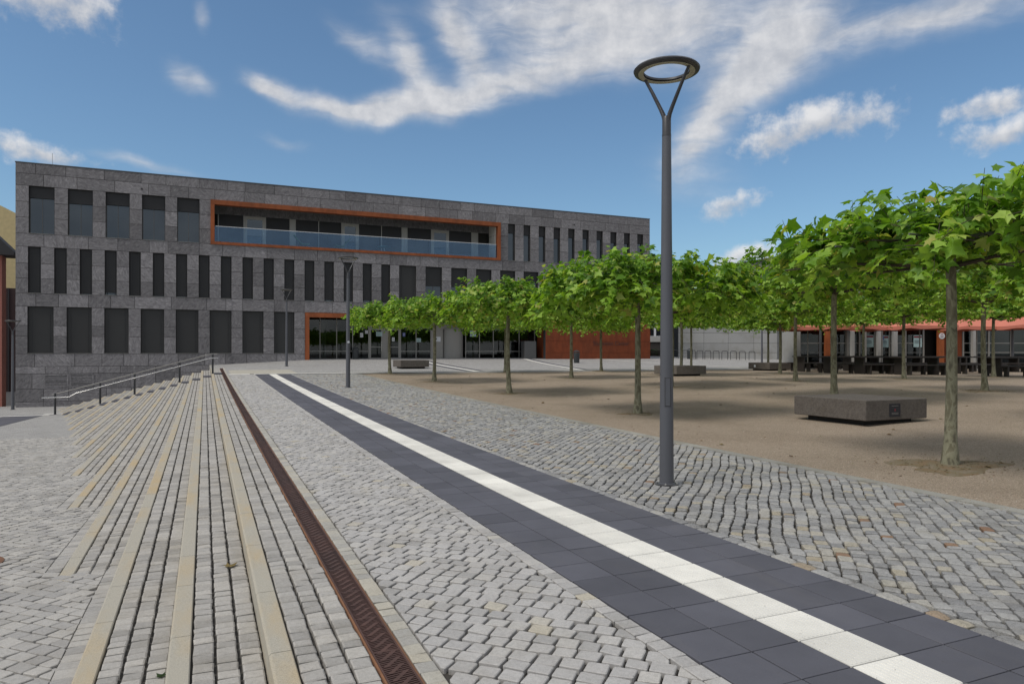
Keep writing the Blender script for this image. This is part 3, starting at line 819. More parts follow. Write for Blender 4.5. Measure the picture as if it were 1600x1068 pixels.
def panel_add(mb, p, ox=0, oz=0):
    s0, s1, a, b = p; g = .012; off = random.uniform(-.003, .003)
    x0, x1, z0, z1 = s0 + g - ox, s1 - g - ox, a + g - oz, b - g - oz; y0, y1 = UF + off, UF + .041; e = .004
    mb.rings([[(x0, y1, z0), (x1, y1, z0), (x1, y1, z1), (x0, y1, z1)], [(x0, y0 + e, z0), (x1, y0 + e, z0), (x1, y0 + e, z1), (x0, y0 + e, z1)], [(x0 + e, y0, z0 + e), (x1 - e, y0, z0 + e), (x1 - e, y0, z1 - e), (x0 + e, y0, z1 - e)]], False, True)
panels.sort(key=lambda p: -(p[1] - p[0]) * (p[3] - p[2]) / (UF * .9 + p[0] * .4) ** 2)
pm = MB()
for i, p in enumerate(panels):
    if i < 300:
        q = MB(); panel_add(q, p); q.build('stone_panel', m_facade, bld, True)
    else: panel_add(pm, p)
tag(pm.build('small_stone_panels', m_facade, bld, True), kind='stuff')
MB().box(V0 - .02, V1 + .02, UF - .02, UF + .5, 14.03, 14.09).build('coping', m_alud, bld, True)
MB().box(V0, V0 + .3, UF + .51, UF + 17, -2.6, 14.0).build('side_wall', m_facade, bld, True)
MB().box(V1 - .3, V1, UF + .51, UF + 17, -.5, 14.0).build('side_wall', m_facade, bld, True)
MB().box(V0 + .31, V1 - .31, UF + .51, UF + 17, 13.3, 13.6).build('roof', m_rooft, bld, True)
MB().box(V0, V1, UF + 17.01, UF + 17.3, -2.6, 14.0).build('rear_wall', m_facade, bld, True)
MB().tube([(-9.6, UF + 2, 13.5), (-9.6, UF + 2, 15.3)], .012, 6).build('lightning_rod', m_alu, bld, True)
for x in (-4.0, 30.0):
    MB().lathe([(.05, 0), (.06, .02), (.06, .06), (.03, .07)], 10).build('wall_light', m_post, bld, True).matrix_basis = Matrix.Translation((x, UF - .002, 12.95)) @ Matrix.Rotation(math.pi / 2, 4, 'X')
# windows
mesh_cache = {}
def win(o):
    v0, v1, z0, z1, kind = o; w, h = v1 - v0, z1 - z0
    key = (round(w, 2), round(h, 2))
    if key not in mesh_cache:
        f = MB(); t = .05; e = .004
        f.box(e, t, .24, .31, e, h - e, 0); f.box(w - t, w - e, .24, .31, e, h - e, 0); f.box(t, w - t, .242, .308, h - t, h - e, 0); f.box(t, w - t, .242, .308, e, t, 0)
        if w > 1: f.box(w / 2 - .02, w / 2 + .02, .245, .305, t, h - t, 0)
        p = MB().box(t - .004, w - t + .004, .272, .280, t - .004, h - t + .004, 0)
        s_ = MB().box(.004, w - .004, -.035, .235, .004, .030, 0)
        mesh_cache[key] = (f.mesh('window', m_alud), p.mesh('pane', m_pane), s_.mesh('sill', m_alu))
    fm, pmh, sm = mesh_cache[key]
    ob = link('window', fm, None, False, (v0, UF, z0)); attach(ob, bld)
    link('pane', pmh, ob, False); link('sill', sm, ob, False)
    drop = {'half': random.choice((.24, .27, .30)), 'slim': random.choice((.97, 1, 1, .93, .95)), 'blind': 1, 'glass': random.choice((.30, .42, .5))}[kind]
    hb = h * drop; b = MB(); zb = max(h - hb, .034)
    b.box(.012, w - .012, .17, .185, zb + .03, h - .006); b.box(.012, w - .012, .162, .192, zb, zb + .03, .1)
    bm = m_blind if kind == 'blind' else m_blind2
    link('blind', b.mesh('blind', bm), ob, False)
    if drop > .9:
        gw = MB()
        for x in ((.22, w - .22) if w > 1 else (.12, w - .12)): gw.box(x - .011, x + .011, .150, .160, .036, h - .006)
        link('guide_wire', gw.mesh('guide_wire', m_post), ob, False)
for o in openings: win(o)
for x0 in (-9.72, -8.25):
    f = MB()
    f.box(x0, x0 + 1.35, UF - .02, UF - .004, -.62, -.56); f.box(x0, x0 + 1.35, UF - .02, UF - .004, .10, .16); f.box(x0, x0 + .06, UF - .018, UF - .004, -.56, .10); f.box(x0 + 1.29, x0 + 1.35, UF - .018, UF - .004, -.56, .10)
    vo = f.build('vent_grille', m_facade, bld, True)
    MB().box(x0 + .06, x0 + 1.29, UF - .0035, UF - .001, -.56, .10).build('backing', m_core, vo, True)
    for i in range(9):
        z = -.53 + i * .07; MB().add([(x0 + .062, UF - .005, z + .045), (x0 + 1.288, UF - .005, z + .045), (x0 + 1.288, UF - .017, z), (x0 + .062, UF - .017, z)], [(0, 1, 2, 3)]).build('louvre', m_facade, vo, True)

def bar(name, mat, x0, x1, y0, y1, z0, z1, parent=bld, bev=0):
    return MB().box(x0, x1, y0, y1, z0, z1, bev=bev).build(name, mat, parent, True)
# loggia
LB = 56.9; lg = empty('loggia', (11.66, UF, 9.5)); attach(lg, bld)
LT = 12.60
bar('frame_bar', m_orange, .38, 22.94, UF - .10, UF + .35, 12.27, LT, lg); bar('frame_bar', m_orange, .38, 22.94, UF - .10, UF + .35, 9.40, 9.60, lg)
bar('frame_bar', m_orange, .38, .64, UF - .098, UF + .35, 9.601, 12.269, lg); bar('frame_bar', m_orange, 22.66, 22.94, UF - .098, UF + .35, 9.601, 12.269, lg)
for x in (5.2, 10.8, 16.6): bar('frame_joint', m_core, x, x + .008, UF - .1005, UF - .0995, 12.27, LT, lg); bar('frame_joint', m_core, x + 1.3, x + 1.308, UF - .1005, UF - .0995, 9.40, 9.60, lg)
bar('floor_slab', m_concrete, .42, 22.9, UF + .351, LB, 9.2, 9.55, lg); bar('soffit', m_wht, .42, 22.9, UF + .351, LB, 12.75, 12.95, lg)
bar('side_wall', m_suntone, .2, .42, UF + .5, LB, 9.2, 12.9, lg)
rw = bar('side_wall', m_suntone, 22.63, 22.9, UF + .351, LB, 9.55, 12.74, lg); rw['label'] = 'side wall at the end of the loggia, coloured pale as if sunlit'
for z in (10.55, 11.6): bar('wall_joint', m_core, 22.622, 22.632, UF + .36, LB, z, z + .012, lg)
bar('back_band', m_facade, .42, 22.63, LB, LB + .2, 11.95, 12.9, lg)
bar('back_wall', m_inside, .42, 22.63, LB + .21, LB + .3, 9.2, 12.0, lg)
k = LB / 56.9
mull = [.92, 2.71, 4.26, 6.05, 6.45, 8.22, 10.01, 11.34, 13.21, 14.91, 15.35, 17.44, 18.96, 21.04, 21.6]
mull = [m * k for m in mull]
for i, m in enumerate(mull):
    bar('mullion', m_cream2, m - .03, m + .03, LB - .03, LB + .05, 9.55, 11.95, lg)
doors = [(2.71, 4.26), (10.01, 11.34), (17.44, 18.96)]
for a, b in zip(mull[:-1], mull[1:]):
    isd = any(abs(a - d0 * k) < .02 for d0, d1 in doors)
    if isd:
        dr = MB(); t = .20
        dr.box(a + .032, a + .03 + t, LB - .02, LB + .05, 9.56, 11.94); dr.box(b - .03 - t, b - .032, LB - .02, LB + .05, 9.56, 11.94); dr.box(a + .031 + t, b - .031 - t, LB - .018, LB + .048, 11.70, 11.94); dr.box(a + .031 + t, b - .031 - t, LB - .018, LB + .048, 9.56, 9.70)
        d = dr.build('door', m_cream2, lg, True)
        bar('pane', m_pane, a + .03 + t, b - .03 - t, LB + .01, LB + .02, 9.70, 11.70, d)
        bar('handle', m_steel, b - .15, b - .11, LB - .08, LB - .021, 10.55, 10.75, d)
    elif b - a < .6: bar('panel', m_cream2, a + .031, b - .031, LB, LB + .03, 9.56, 11.94, lg)
    else:
        bar('pane', m_pane, a + .031, b - .031, LB + .01, LB + .02, 9.56, 11.94, lg)
        bar('blind', m_blind2, a + .04, b - .04, LB - .012, LB - .002, 10.0 if random.random() < .4 else 9.58, 11.93, lg)
n = 11
for i in range(n):
    x0 = .65 + (22.65 - .65) * i / n; x1 = .65 + (22.65 - .65) * (i + 1) / n
    bar('glass_panel', m_balu, x0 + .006, x1 - .006, UF + .12, UF + .136, 9.61, 10.72, lg)
bar('top_rail', m_steel, .71, 22.61, UF + .105, UF + .15, 10.721, 10.76, lg)
def lounge_chair(x, y, mat, label, flip=1):
    r = empty('lounge_chair', (x, y, 9.55)); tag(r, label, 'chair')
    s = MB(); w = .62
    prof = [(-.35, .42), (-.1, .36), (.25, .40), (.62, .85), (.78, 1.05)]
    s.rings([[(flip * px, -w / 2, pz), (flip * px, w / 2, pz), (flip * px, w / 2, pz - .05), (flip * px, -w / 2, pz - .05)] for px, pz in prof])
    s.build('shell', mat, r, smooth=True)
    for sx in (-.2, .3):
        for sy in (-.22, .22): MB().tube([(flip * sx, sy, 0), (flip * sx, sy, .38)], .018, 6).build('leg', m_steel, r)
    return r
lounge_chair(7.0, 55.9, m_green, 'green lounge chair behind the glass on the loggia, leaning back left', -1)
lounge_chair(9.7, 55.9, m_green, 'green lounge chair beside the middle loggia door, leaning back right', 1)
r = empty('round_table', (13.2, 55.9, 9.55)); tag(r, 'small round teal table behind the loggia glass', 'table')
MB().lathe([(.50, 0), (.55, .02), (.55, .05), (.50, .06)], 20, (0, 0, .50)).build('table_top', m_teal, r, smooth=True); MB().lathe([(.22, 0), (.22, .02), (.04, .03), (.04, .50)], 14).build('base', m_steel, r, smooth=True)

# entrance
EB = 56.8; en = empty('entrance', (17, UF, 1.07)); attach(en, bld); EZ = .98
bar('frame_bar', m_orange, 6.95, 27.2, UF - .08, UF + .5, 4.30, 4.64, en); bar('frame_bar', m_orange, 6.95, 7.25, UF - .078, UF + .5, .8, 4.299, en)
bar('soffit', m_alud, 7.0, 27.2, UF + .501, EB, 4.40, 4.64, en); bar('floor', m_fore, 7.0, 27.2, UF + .1, EB + .5, .6, EZ + .08, en)
bar('side_wall', m_orange2, 27.22, 27.5, UF + .051, EB, .6, 4.62, en); bar('side_wall', m_alud, 6.8, 6.94, UF + .6, EB, .6, 4.62, en)
s = EB / 56.0
ml = [q * s for q in (8.19, 9.46, 10.7, 11.97, 14.57, 15.86, 17.11, 20.17, 21.41, 22.68, 23.83, 25.11, 26.6)]
ml = [7.0] + ml
for i, m in enumerate(ml): bar('mullion', m_alu, m - .03, m + .03, EB - .02, EB + .08, EZ + .081, 4.39, en)
for a, b in zip(ml[:-1], ml[1:]):
    if abs(a - 11.97 * s) < .02:     # double door
        mid = (a + b) / 2
        bar('transom', m_alu, a + .031, b - .031, EB - .015, EB + .07, 3.62, 3.80, en)
        bar('pane', m_glass, a + .031, b - .031, EB + .02, EB + .03, 3.801, 4.38, en)
        bar('post', m_alu, mid - .13, mid + .13, EB - .03, EB + .07, EZ + .082, 3.619, en)
        for d0, d1, hx in ((a + .032, mid - .131, mid - .28), (mid + .131, b - .032, mid + .28)):
            dr = MB(); t = .16; z0 = EZ + .09
            dr.box(d0, d0 + t, EB - .01, EB + .06, z0, 3.61); dr.box(d1 - t, d1, EB - .01, EB + .06, z0, 3.61)
            for za, zb in ((3.45, 3.61), (z0, z0 + .14), (2.05, 2.10)): dr.box(d0 + t + .001, d1 - t - .001, EB - .008, EB + .058, za, zb)
            d = dr.build('door', m_alu, en, True)
            bar('pane', m_glass, d0 + t, d1 - t, EB + .02, EB + .03, z0 + .14, 3.45, d)
            bar('handle', m_steel, hx - .02, hx + .02, EB - .09, EB - .011, 1.7, 2.5, d)
        continue
    if abs(a - 17.11 * s) < .02:     # metal wall with round lock cylinder
        bar('metal_panel', m_alu, a + .031, a + 1.05, EB - .04, EB + .05, EZ + .082, 4.39, en)
        cyl = MB(); rr = []
        for z in (EZ + .082, 3.62):
            rr.append([(a + 2.0 + .95 * math.cos(t), EB + .35 - .75 * math.sin(t), z) for t in lin(.12, math.pi - .12, 18)])
        cyl.rings(rr, False, False, closed=False); cyl.build('curved_panel', m_alu, en, True, True)
        bar('metal_panel', m_alu, a + 1.051, b - .031, EB - .02, EB + .05, 3.63, 4.39, en)
        bar('notice', m_paper, a + .35, a + .85, EB - .055, EB - .042, 2.55, 2.95, en); bar('notice_print', m_ink, a + .40, a + .52, EB - .057, EB - .056, 2.72, 2.84, en)
        continue
    bar('pane', m_glass, a + .031, b - .031, EB + .02, EB + .03, EZ + .082, 4.38, en)
    bar('transom', m_alu, a + .031, b - .031, EB - .012, EB + .06, 1.70, 1.76, en)
for x, z, w, h, m in ((11.45, 2.85, .24, .36, m_paper), (11.85, 3.15, .22, .26, m_paper), (12.75, 2.95, .50, .36, m_poster), (14.05, 2.55, .22, .32, m_paper), (14.95, 2.95, .22, .32, m_blue), (16.1, 2.50, .40, .32, m_poster), (20.85, 3.0, .56, .5, m_poster)):
    nt = bar('notice', m, x, x + w, EB - .012, EB - .006, z, z + h, en)
    for i in range(3): bar('print_line', m_ink if m is not m_blue else m_paper, x + .04, x + w * random.uniform(.6, .9), EB - .0135, EB - .0125, z + h * (.25 + .22 * i), z + h * (.25 + .22 * i) + .018, nt)
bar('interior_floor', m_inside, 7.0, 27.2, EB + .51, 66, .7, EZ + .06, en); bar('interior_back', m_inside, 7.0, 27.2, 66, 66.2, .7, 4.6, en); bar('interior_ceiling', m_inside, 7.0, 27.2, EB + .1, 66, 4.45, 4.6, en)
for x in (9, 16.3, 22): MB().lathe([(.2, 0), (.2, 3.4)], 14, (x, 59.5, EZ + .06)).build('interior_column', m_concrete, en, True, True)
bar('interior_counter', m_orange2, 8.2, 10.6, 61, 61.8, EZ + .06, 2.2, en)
# rust coloured wall at the right of the entrance
zr = [.6, 1.62, 2.62, 3.62, 4.64]; 
for i in range(4):
    xs = [27.21, 30.8, 34.4, V1] if i % 2 else [27.21, 29.0, 32.6, 36.2, V1]
    for a, b in zip(xs[:-1], xs[1:]):
        MB().box(a + .004, b - .004, UF - .06, UF + .045, zr[i] + .008, zr[i + 1] - .008, bev=.004).build('rust_panel', m_orange2, en, True)
bar('panel_backing', m_core, 27.215, V1 - .01, UF + .046, UF + .5, .5, 4.64, en)
txt = bpy.data.curves.new('lettering', 'FONT'); txt.body = 'Studenten Center'; txt.size = .52; txt.extrude = .01; txt.materials.append(m_letter)
tmp = bpy.data.objects.new('lettering_curve', txt); C.objects.link(tmp)
lme = bpy.data.meshes.new_from_object(tmp); bpy.data.objects.remove(tmp)
to = bpy.data.objects.new('lettering', lme); C.objects.link(to); to.location = (31.9, UF - .072, 2.30); to.rotation_euler = (math.pi / 2, 0, 0); attach(to, en)
cabinet = MB().box(-.55, .55, -.4, .4, 0, 1.55, bev=.01).build('cabinet', m_alud); cabinet.location = (25.9, 55.75, EZ + .085); tag(cabinet, 'dark grey metal cabinet in the corner beside the rust wall', 'cabinet')

# ------------------------------------------------------------------ lamps
def make_lamp():
    r = empty('street_lamp')
    MB().lathe([(.10, 0), (.10, .02), (.084, .025), (.078, 1.0), (.066, 2.6), (.0535, 4.12)], 22).build('pole', m_lamp, r, smooth=True)
    MB().lathe([(.0545, 4.121), (.0545, 4.14), (.052, 4.16), (.052, 4.33), (.040, 4.36)], 22).build('collar', m_lampdark, r, smooth=True)
    hs = MB().box(-.034, .034, -.0795, -.060, .93, 1.27).build('hatch_seam', m_post, r); hs.rotation_euler = (0, 0, math.radians(44))
    hh = MB().box(-.030, .030, -.0812, -.060, .935, 1.265, bev=.004).build('service_hatch', m_lamp, r); hh.rotation_euler = (0, 0, math.radians(44))
    MB().lathe([(.135, 0), (.135, .012), (.12, .016), (.088, .018)], 22).build('base_plate', m_lampdark, r, smooth=True)
    for a in range(4): MB().lathe([(.012, .012), (.012, .030), (.005, .034)], 6, (.118 * math.cos(a * 1.57 + .5), .118 * math.sin(a * 1.57 + .5), 0)).build('anchor_bolt', m_steel, r)
    for s_ in (-1, 1):
        pts = [(s_ * .026, 0, 4.30), (s_ * .042, 0, 4.38), (s_ * .085, 0, 4.47), (s_ * .20, 0, 4.69), (s_ * .315, 0, 4.895)]
        MB().tube(pts, [.027, .027, .024, .021, .018], 10).build('arm', m_lampdark, r, smooth=True)
    MB().lathe([(.262, 4.895), (.266, 4.920), (.30, 4.934), (.37, 4.928), (.388, 4.908), (.380, 4.890), (.345, 4.880), (.300, 4.878)], 48, closed_prof=True).build('ring', m_lampdark, r, smooth=True)
    MB().lathe([(.270, 4.874), (.330, 4.872), (.330, 4.8765), (.270, 4.8765)], 48, closed_prof=True).build('lens_ring', m_lens, r, smooth=True)
    return r
lamp0 = make_lamp(); LAMPG = 'ring headed street lamps along the plaza'
spots = [(5.02, 6.92, None, 'tall grey lamp post with ring head on the cobbles, nearest the camera', -70), (4.98, 26.96, None, 'grey ring lamp post on the setts left of the first plane trees', 20),
         (4.8, 47.1, None, 'small grey ring lamp post in front of the stone facade windows', 20), (-9.75, 46.8, Lo(46.8), 'grey ring lamp post at the corner of the building on the lower plaza', 25),
         (44.2, 47.2, None, 'grey lamp post rising behind the plane trees near the bicycle hoops', 10), (34.5, 31.9, None, 'grey lamp post standing beside the picnic tables under the trees', 10), (46.9, 28.2, None, 'grey lamp post before the dark cafe window at the edge', 10)]
for i, (x, y, z, lab, a) in enumerate(spots):
    o = lamp0 if i == 0 else copy_tree(lamp0)
    o.location = (x, y, Z(y, x) if z is None else z); o.rotation_euler = (0, 0, math.radians(a)); tag(o, lab, 'street lamp', LAMPG)
    if i == 1:
        sk = MB().lathe([(.045, 0), (.045, .004)], 12).build('sticker', m_paper, o); sk.matrix_basis = Matrix.Rotation(math.radians(-90 - a), 4, 'Z') @ Matrix.Translation((.072, 0, 1.72)) @ Matrix.Rotation(math.pi / 2, 4, 'Y')

# ------------------------------------------------------------------ stone bench blocks
def make_bench():
    r = empty('stone_bench')
    mb = MB().box(-.91, .91, -.95, .95, .085, .505, bev=.012); mb.build('block', m_bench, r)
    MB().box(-.70, .70, -.74, .74, -.05, .086).build('plinth', m_plinth, r); return r
b0 = make_bench()
for i, (x, y, lab) in enumerate([(13.18, 11.15, 'large dark porous stone bench block with a small black plaque'), (22.25, 29.55, 'stone bench block behind the nearest lamp post'),
                                 (33.7, 35.3, 'low stone bench block with a round white sticker by the picnic tables'), (11.9, 43.2, 'stone bench block in front of the entrance doors')]):
    o = b0 if i == 0 else copy_tree(b0)
    o.location = (x, y, Z(y, x)); tag(o, lab, 'bench', 'stone bench blocks'); 
    if i == 0: first_bench = o
pl = MB().box(-.16, .16, -.962, -.948, .15, .42).build('plaque', m_ink, first_bench); pl.location = (-.08, 0, 0)
MB().box(-.018, .018, -.9635, -.9625, .265, .315).build('emblem', m_red, pl)
for z in (.20, .225, .37): MB().box(-.10, .10, -.9632, -.9622, z, z + .006).build('print_line', m_alu, pl)
third = [o for o in bpy.data.objects if o.get('label', '').startswith('low stone bench block')][0]
st_ = MB().lathe([(.085, 0), (.085, .006)], 16).build('sticker', m_paper, third); st_.location = (-.914, .35, .28); st_.rotation_euler = (0, -math.pi / 2, 0)

# ------------------------------------------------------------------ plane trees
LEAF = np.array([(0, .25, -.05), (-.12, -.04, 0), (-.45, -.13, -.07), (-.38, .10, -.01), (-.72, .40, -.11), (-.37, .46, -.01), (-.24, .64, -.02), (0, 1.03, -.14), (.24, .64, -.02), (.37, .46, -.01), (.72, .40, -.11), (.38, .10, -.01), (.45, -.13, -.07), (.12, -.04, 0)])
LEAF_F = [(0, i + 1, i) for i in range(1, 13)] + [(0, 1, 13)]
def leaf_set(seed, n_up, n_side, a=1.72, h0=0, hang=2.0, size=1, flat=1.0, tall=1.0, ry=1.0):
    """origins, forward and normal vectors, sizes of the leaves of a clipped flat crown, plus the shoots that bear them"""
    r = np.random.default_rng(seed); out = []; shoots = []
    lump = lambda x, y: .5 + .28 * math.sin(x * 2.3 + seed) * math.cos(y * 2.1 - seed * 1.7) + .22 * math.sin(x * 4.4 - y * 3.1 + seed)
    for k in range(n_up + n_side):
        if k < n_up:
            x, y = r.uniform(-a, a, 2)
            z = 2.92 + h0 + r.uniform(-.12, .22); e = max(abs(x), abs(y)) / a
            L = tall * (.38 + .92 * r.random() ** 1.4 * (.35 + .9 * lump(x, y))) * (1.05 - .40 * e ** 2)
            if r.random() < .035: L = min(L * 1.4, 1.45)
            d = np.array([x / a * .45 + r.normal(0, .32), y / a * .45 + r.normal(0, .32), 1.0])
        else:
            s_ = r.integers(4); q = r.uniform(-a, a); ed = a - abs(r.normal(0, .4))
            x, y = [(ed, q), (-ed, q), (q, ed), (q, -ed)][s_]; z = 2.95 + h0 + r.uniform(-.15, .15); L = r.uniform(.25, .75)
            o_ = np.array([(1, 0), (-1, 0), (0, 1), (0, -1)][s_], float)
            d = np.array([o_[0] * .7 + r.normal(0, .4), o_[1] * .7 + r.normal(0, .4), r.uniform(-1.0 * flat, .25)])
        d /= np.linalg.norm(d); p0 = np.array([x, y * ry, z]); sag = np.array([0, 0, -.25 * L * L])
        shoots.append((p0, p0 + d * L * .55, p0 + d * L + sag))
        t = .05 + r.random() * .05; ph = r.uniform(0, 6.28)
        while t < L + .02:
            p = p0 + d * t + sag * (t / L) ** 2; ph += 2.4 + r.normal(0, .4)
            az = ph; f = np.array([math.cos(az), math.sin(az), r.normal(-.25, .35)]); f /= np.linalg.norm(f)
            nrm = np.array([p[0] / a * .55 + r.normal(0, .5), p[1] / a * .55 + r.normal(0, .5), .85]); nrm -= f * nrm.dot(f); nrm /= np.linalg.norm(nrm)
            sz = size * r.uniform(.14, .26) * (1 if t < L * .85 else .72)
            out.append((p + f * r.uniform(.04, .10), f, nrm, sz)); t += size * r.uniform(.036, .068)
    # leaves hanging under the flat frame
    for k in range(int((n_up + n_side) * hang)):
        x, y = r.uniform(-a, a, 2); e = max(abs(x), abs(y)) / a
        p = np.array([x, y * ry, 2.88 + h0 - flat * (abs(r.normal(0, .16)) + .18 * e * r.random())])
        az = r.uniform(0, 6.28); f = np.array([math.cos(az), math.sin(az), r.normal(-.7, .4)]); f /= np.linalg.norm(f)
        nrm = np.array([r.normal(0, .5), r.normal(0, .5), 1.0]); nrm -= f * nrm.dot(f); nrm /= np.linalg.norm(nrm)
        out.append((p, f, nrm, size * r.uniform(.14, .25)))
    return out, shoots
def crown_mesh(name, leaves):
    P = np.array([l[0] for l in leaves]); F = np.array([l[1] for l in leaves]); N = np.array([l[2] for l in leaves]); S = np.array([l[3] for l in leaves])
    X = np.cross(F, N); n = len(leaves); m = len(LEAF)
    V = P[:, None] + S[:, None, None] * (LEAF[None, :, 0:1] * X[:, None] + LEAF[None, :, 1:2] * F[:, None] + LEAF[None, :, 2:3] * N[:, None] * rng.uniform(.4, 2.2, (n, 1, 1)))
    tri = np.array(LEAF_F)[None] + (np.arange(n) * m)[:, None, None]
    me = bpy.data.meshes.new(name); nt_ = n * len(LEAF_F)
    me.vertices.add(n * m); me.vertices.foreach_set('co', V.reshape(-1).astype(np.float32))
    me.loops.add(nt_ * 3); me.loops.foreach_set('vertex_index', tri.reshape(-1).astype(np.int32))
    me.polygons.add(nt_); me.polygons.foreach_set('loop_start', np.arange(0, nt_ * 3, 3, dtype=np.int32)); me.polygons.foreach_set('loop_total', np.full(nt_, 3, np.int32))
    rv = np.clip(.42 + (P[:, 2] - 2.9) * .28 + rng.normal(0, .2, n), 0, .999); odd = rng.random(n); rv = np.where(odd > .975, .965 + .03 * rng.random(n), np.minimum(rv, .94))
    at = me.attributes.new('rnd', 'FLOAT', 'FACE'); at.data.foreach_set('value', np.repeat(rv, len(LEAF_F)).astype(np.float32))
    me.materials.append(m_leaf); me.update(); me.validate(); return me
m_leaf_obj = leaf_mat('plane_leaf_single', [(0, (.11, .23, .024)), (.4, (.21, .38, .038)), (.85, (.31, .50, .060)), (.96, (.42, .56, .12)), (1, (.50, .50, .16))])
# the crown meshes carry their own leaf values, so the object's random value must not shift them
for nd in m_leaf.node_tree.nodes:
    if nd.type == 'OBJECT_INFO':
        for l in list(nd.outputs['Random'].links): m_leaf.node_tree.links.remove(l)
def tree_parts(seed, shoots, bend):
    tr = MB(); pts = []; rad = []
    for i in range(9):
        z = 3.0 * i / 8; pts.append((bend[0] * math.sin(z * 1.0), bend[1] * math.sin(z * .9), z)); rad.append(.062 + .026 * math.exp(-z * .9) + (.035 * math.exp(-z * 9)))
    tr.tube(pts, rad, 14)
    top = Vector(pts[-1]); r = np.random.default_rng(seed + 50); br = MB()
    for k in range(10):
        a = 2 * math.pi * k / 10 + r.uniform(-.2, .2); e = 1.72 / max(abs(math.cos(a)), abs(math.sin(a))) * r.uniform(.75, .97); z = 2.86 + .2 * (k % 2) + r.uniform(-.04, .04)
        q = [(top.x, top.y, 2.75 + .2 * (k % 2))] + [(top.x + math.cos(a) * e * t + r.normal(0, .04), top.y + math.sin(a) * e * t + r.normal(0, .04), z + r.normal(0, .02)) for t in (.3, .6, 1)]
        br.tube(q, [.036, .026, .020, .010], 6)
        for t in (.35, .55, .8):
            x, y = math.cos(a) * e * t, math.sin(a) * e * t; b = a + random.choice((-1, 1)) * r.uniform(.6, 1.3); l = r.uniform(.4, .9)
            br.tube([(x, y, z), (x + math.cos(b) * l * .6, y + math.sin(b) * l * .6, z + .05), (x + math.cos(b) * l, y + math.sin(b) * l, z + .04)], [.012, .009, .005], 4)
    for p0, p1, p2 in shoots: br.tube([p0, p1, p2], [.006, .005, .003], 3, False)
    return tr, br
def support_bars(r, z=3.02):
    MB().tube([(0, -.75, z + .10), (0, .75, z + .10)], .024, 8).build('support_bar', m_alu, r)
    for s_, o in ((-1, 0), (1, 0)):
        MB().tube([(-1.55, s_ * .55, z), (1.55, s_ * .55, z + .01)], .014, 6).build('support_bar', m_alud, r)
        MB().tube([(s_ * .55, -1.55, z + .03), (s_ * .55, 1.55, z + .035)], .014, 6).build('support_bar', m_alud, r)
VAR = []
# shoots up, shoots at the sides, half width, lift, hanging leaves, leaf size, droop, height
for s_, (nu, ns, a_, h_, hg, sz_, fl, tl_, ry_) in enumerate([(200, 70, 1.28, .20, 1.0, .86, .8, .74, 1.5), (200, 100, 1.92, .04, 1.4, .80, 1, 1.22, 1), (185, 90, 1.82, 0, 1.6, .66, 1, 1.16, 1), (185, 90, 1.82, 0, 1.6, .66, 1, 1.16, 1), (185, 90, 1.82, 0, 1.6, .66, 1, 1.16, 1),
                                                         (215, 90, 2.1, .10, 1.4, .68, .5, 1.30, 1), (215, 90, 2.1, .12, 1.4, .68, .5, 1.30, 1)]):
    VAR.append(leaf_set(11 + s_, nu, ns, a_, h_, hg, sz_, fl, tl_, ry_))
trees = [ # x, y, variant, turn, label
 (9.46, 6.51, 0, 0, 'clipped plane tree with mottled trunk, nearest the camera'),
 (9.74, 14.6, 1, 1, 'clipped plane tree whose trunk stands just beside the nearest lamp post'),
 (9.5, 22.0, 2, 0, 'third plane tree of the row along the cobbles'),
 (9.2, 29.6, 3, 1, 'fourth plane tree of the row along the cobbles, before the metal door'),
 (9.0, 36.8, 4, 2, 'last plane tree of the row along the cobbles, before the glass entrance'),
 (16.2, 14.5, 5, 1, 'plane tree rising directly behind the large stone bench block'),
 (16.0, 21.8, 6, 2, 'plane tree standing hidden behind the nearest lamp post'),
 (16.0, 29.6, 4, 3, 'plane tree with its trunk just left of the litter bin'),
 (15.6, 36.7, 2, 3, 'plane tree half hidden behind the third trunk, before the white band'),
 (22.5, 14.35, 6, 0, 'plane tree at far right with brown litter round its base'),
 (22.5, 22.1, 5, 1, 'plane tree between the low bench and the picnic tables'),
 (22.5, 29.8, 6, 2, 'plane tree rising behind the second bench block, the left of a pair'),
 (22.0, 36.9, 3, 3, 'plane tree standing before the rust coloured wall lettering'),
 (28.8, 21.95, 6, 3, 'plane tree standing right before the cafe posters and picnic tables'),
 (28.8, 29.4, 5, 0, 'plane tree standing right before the stickered bench block'),
 (28.6, 36.8, 6, 1, 'plane tree rising behind the second bench block, the right of a pair'),
 (35.0, 21.9, 5, 2, 'plane tree among the picnic tables at far right'),
 (35.0, 29.2, 6, 0, 'plane tree at the edge of the picnic tables, mid terrace'),
 (35.0, 36.8, 5, 3, 'plane tree behind the stickered bench block, its base hidden by it'),
 (16.1, 7.2, 4, 3, 'plane tree beyond the right edge, only its leaves in view')]
tmeshes = {}
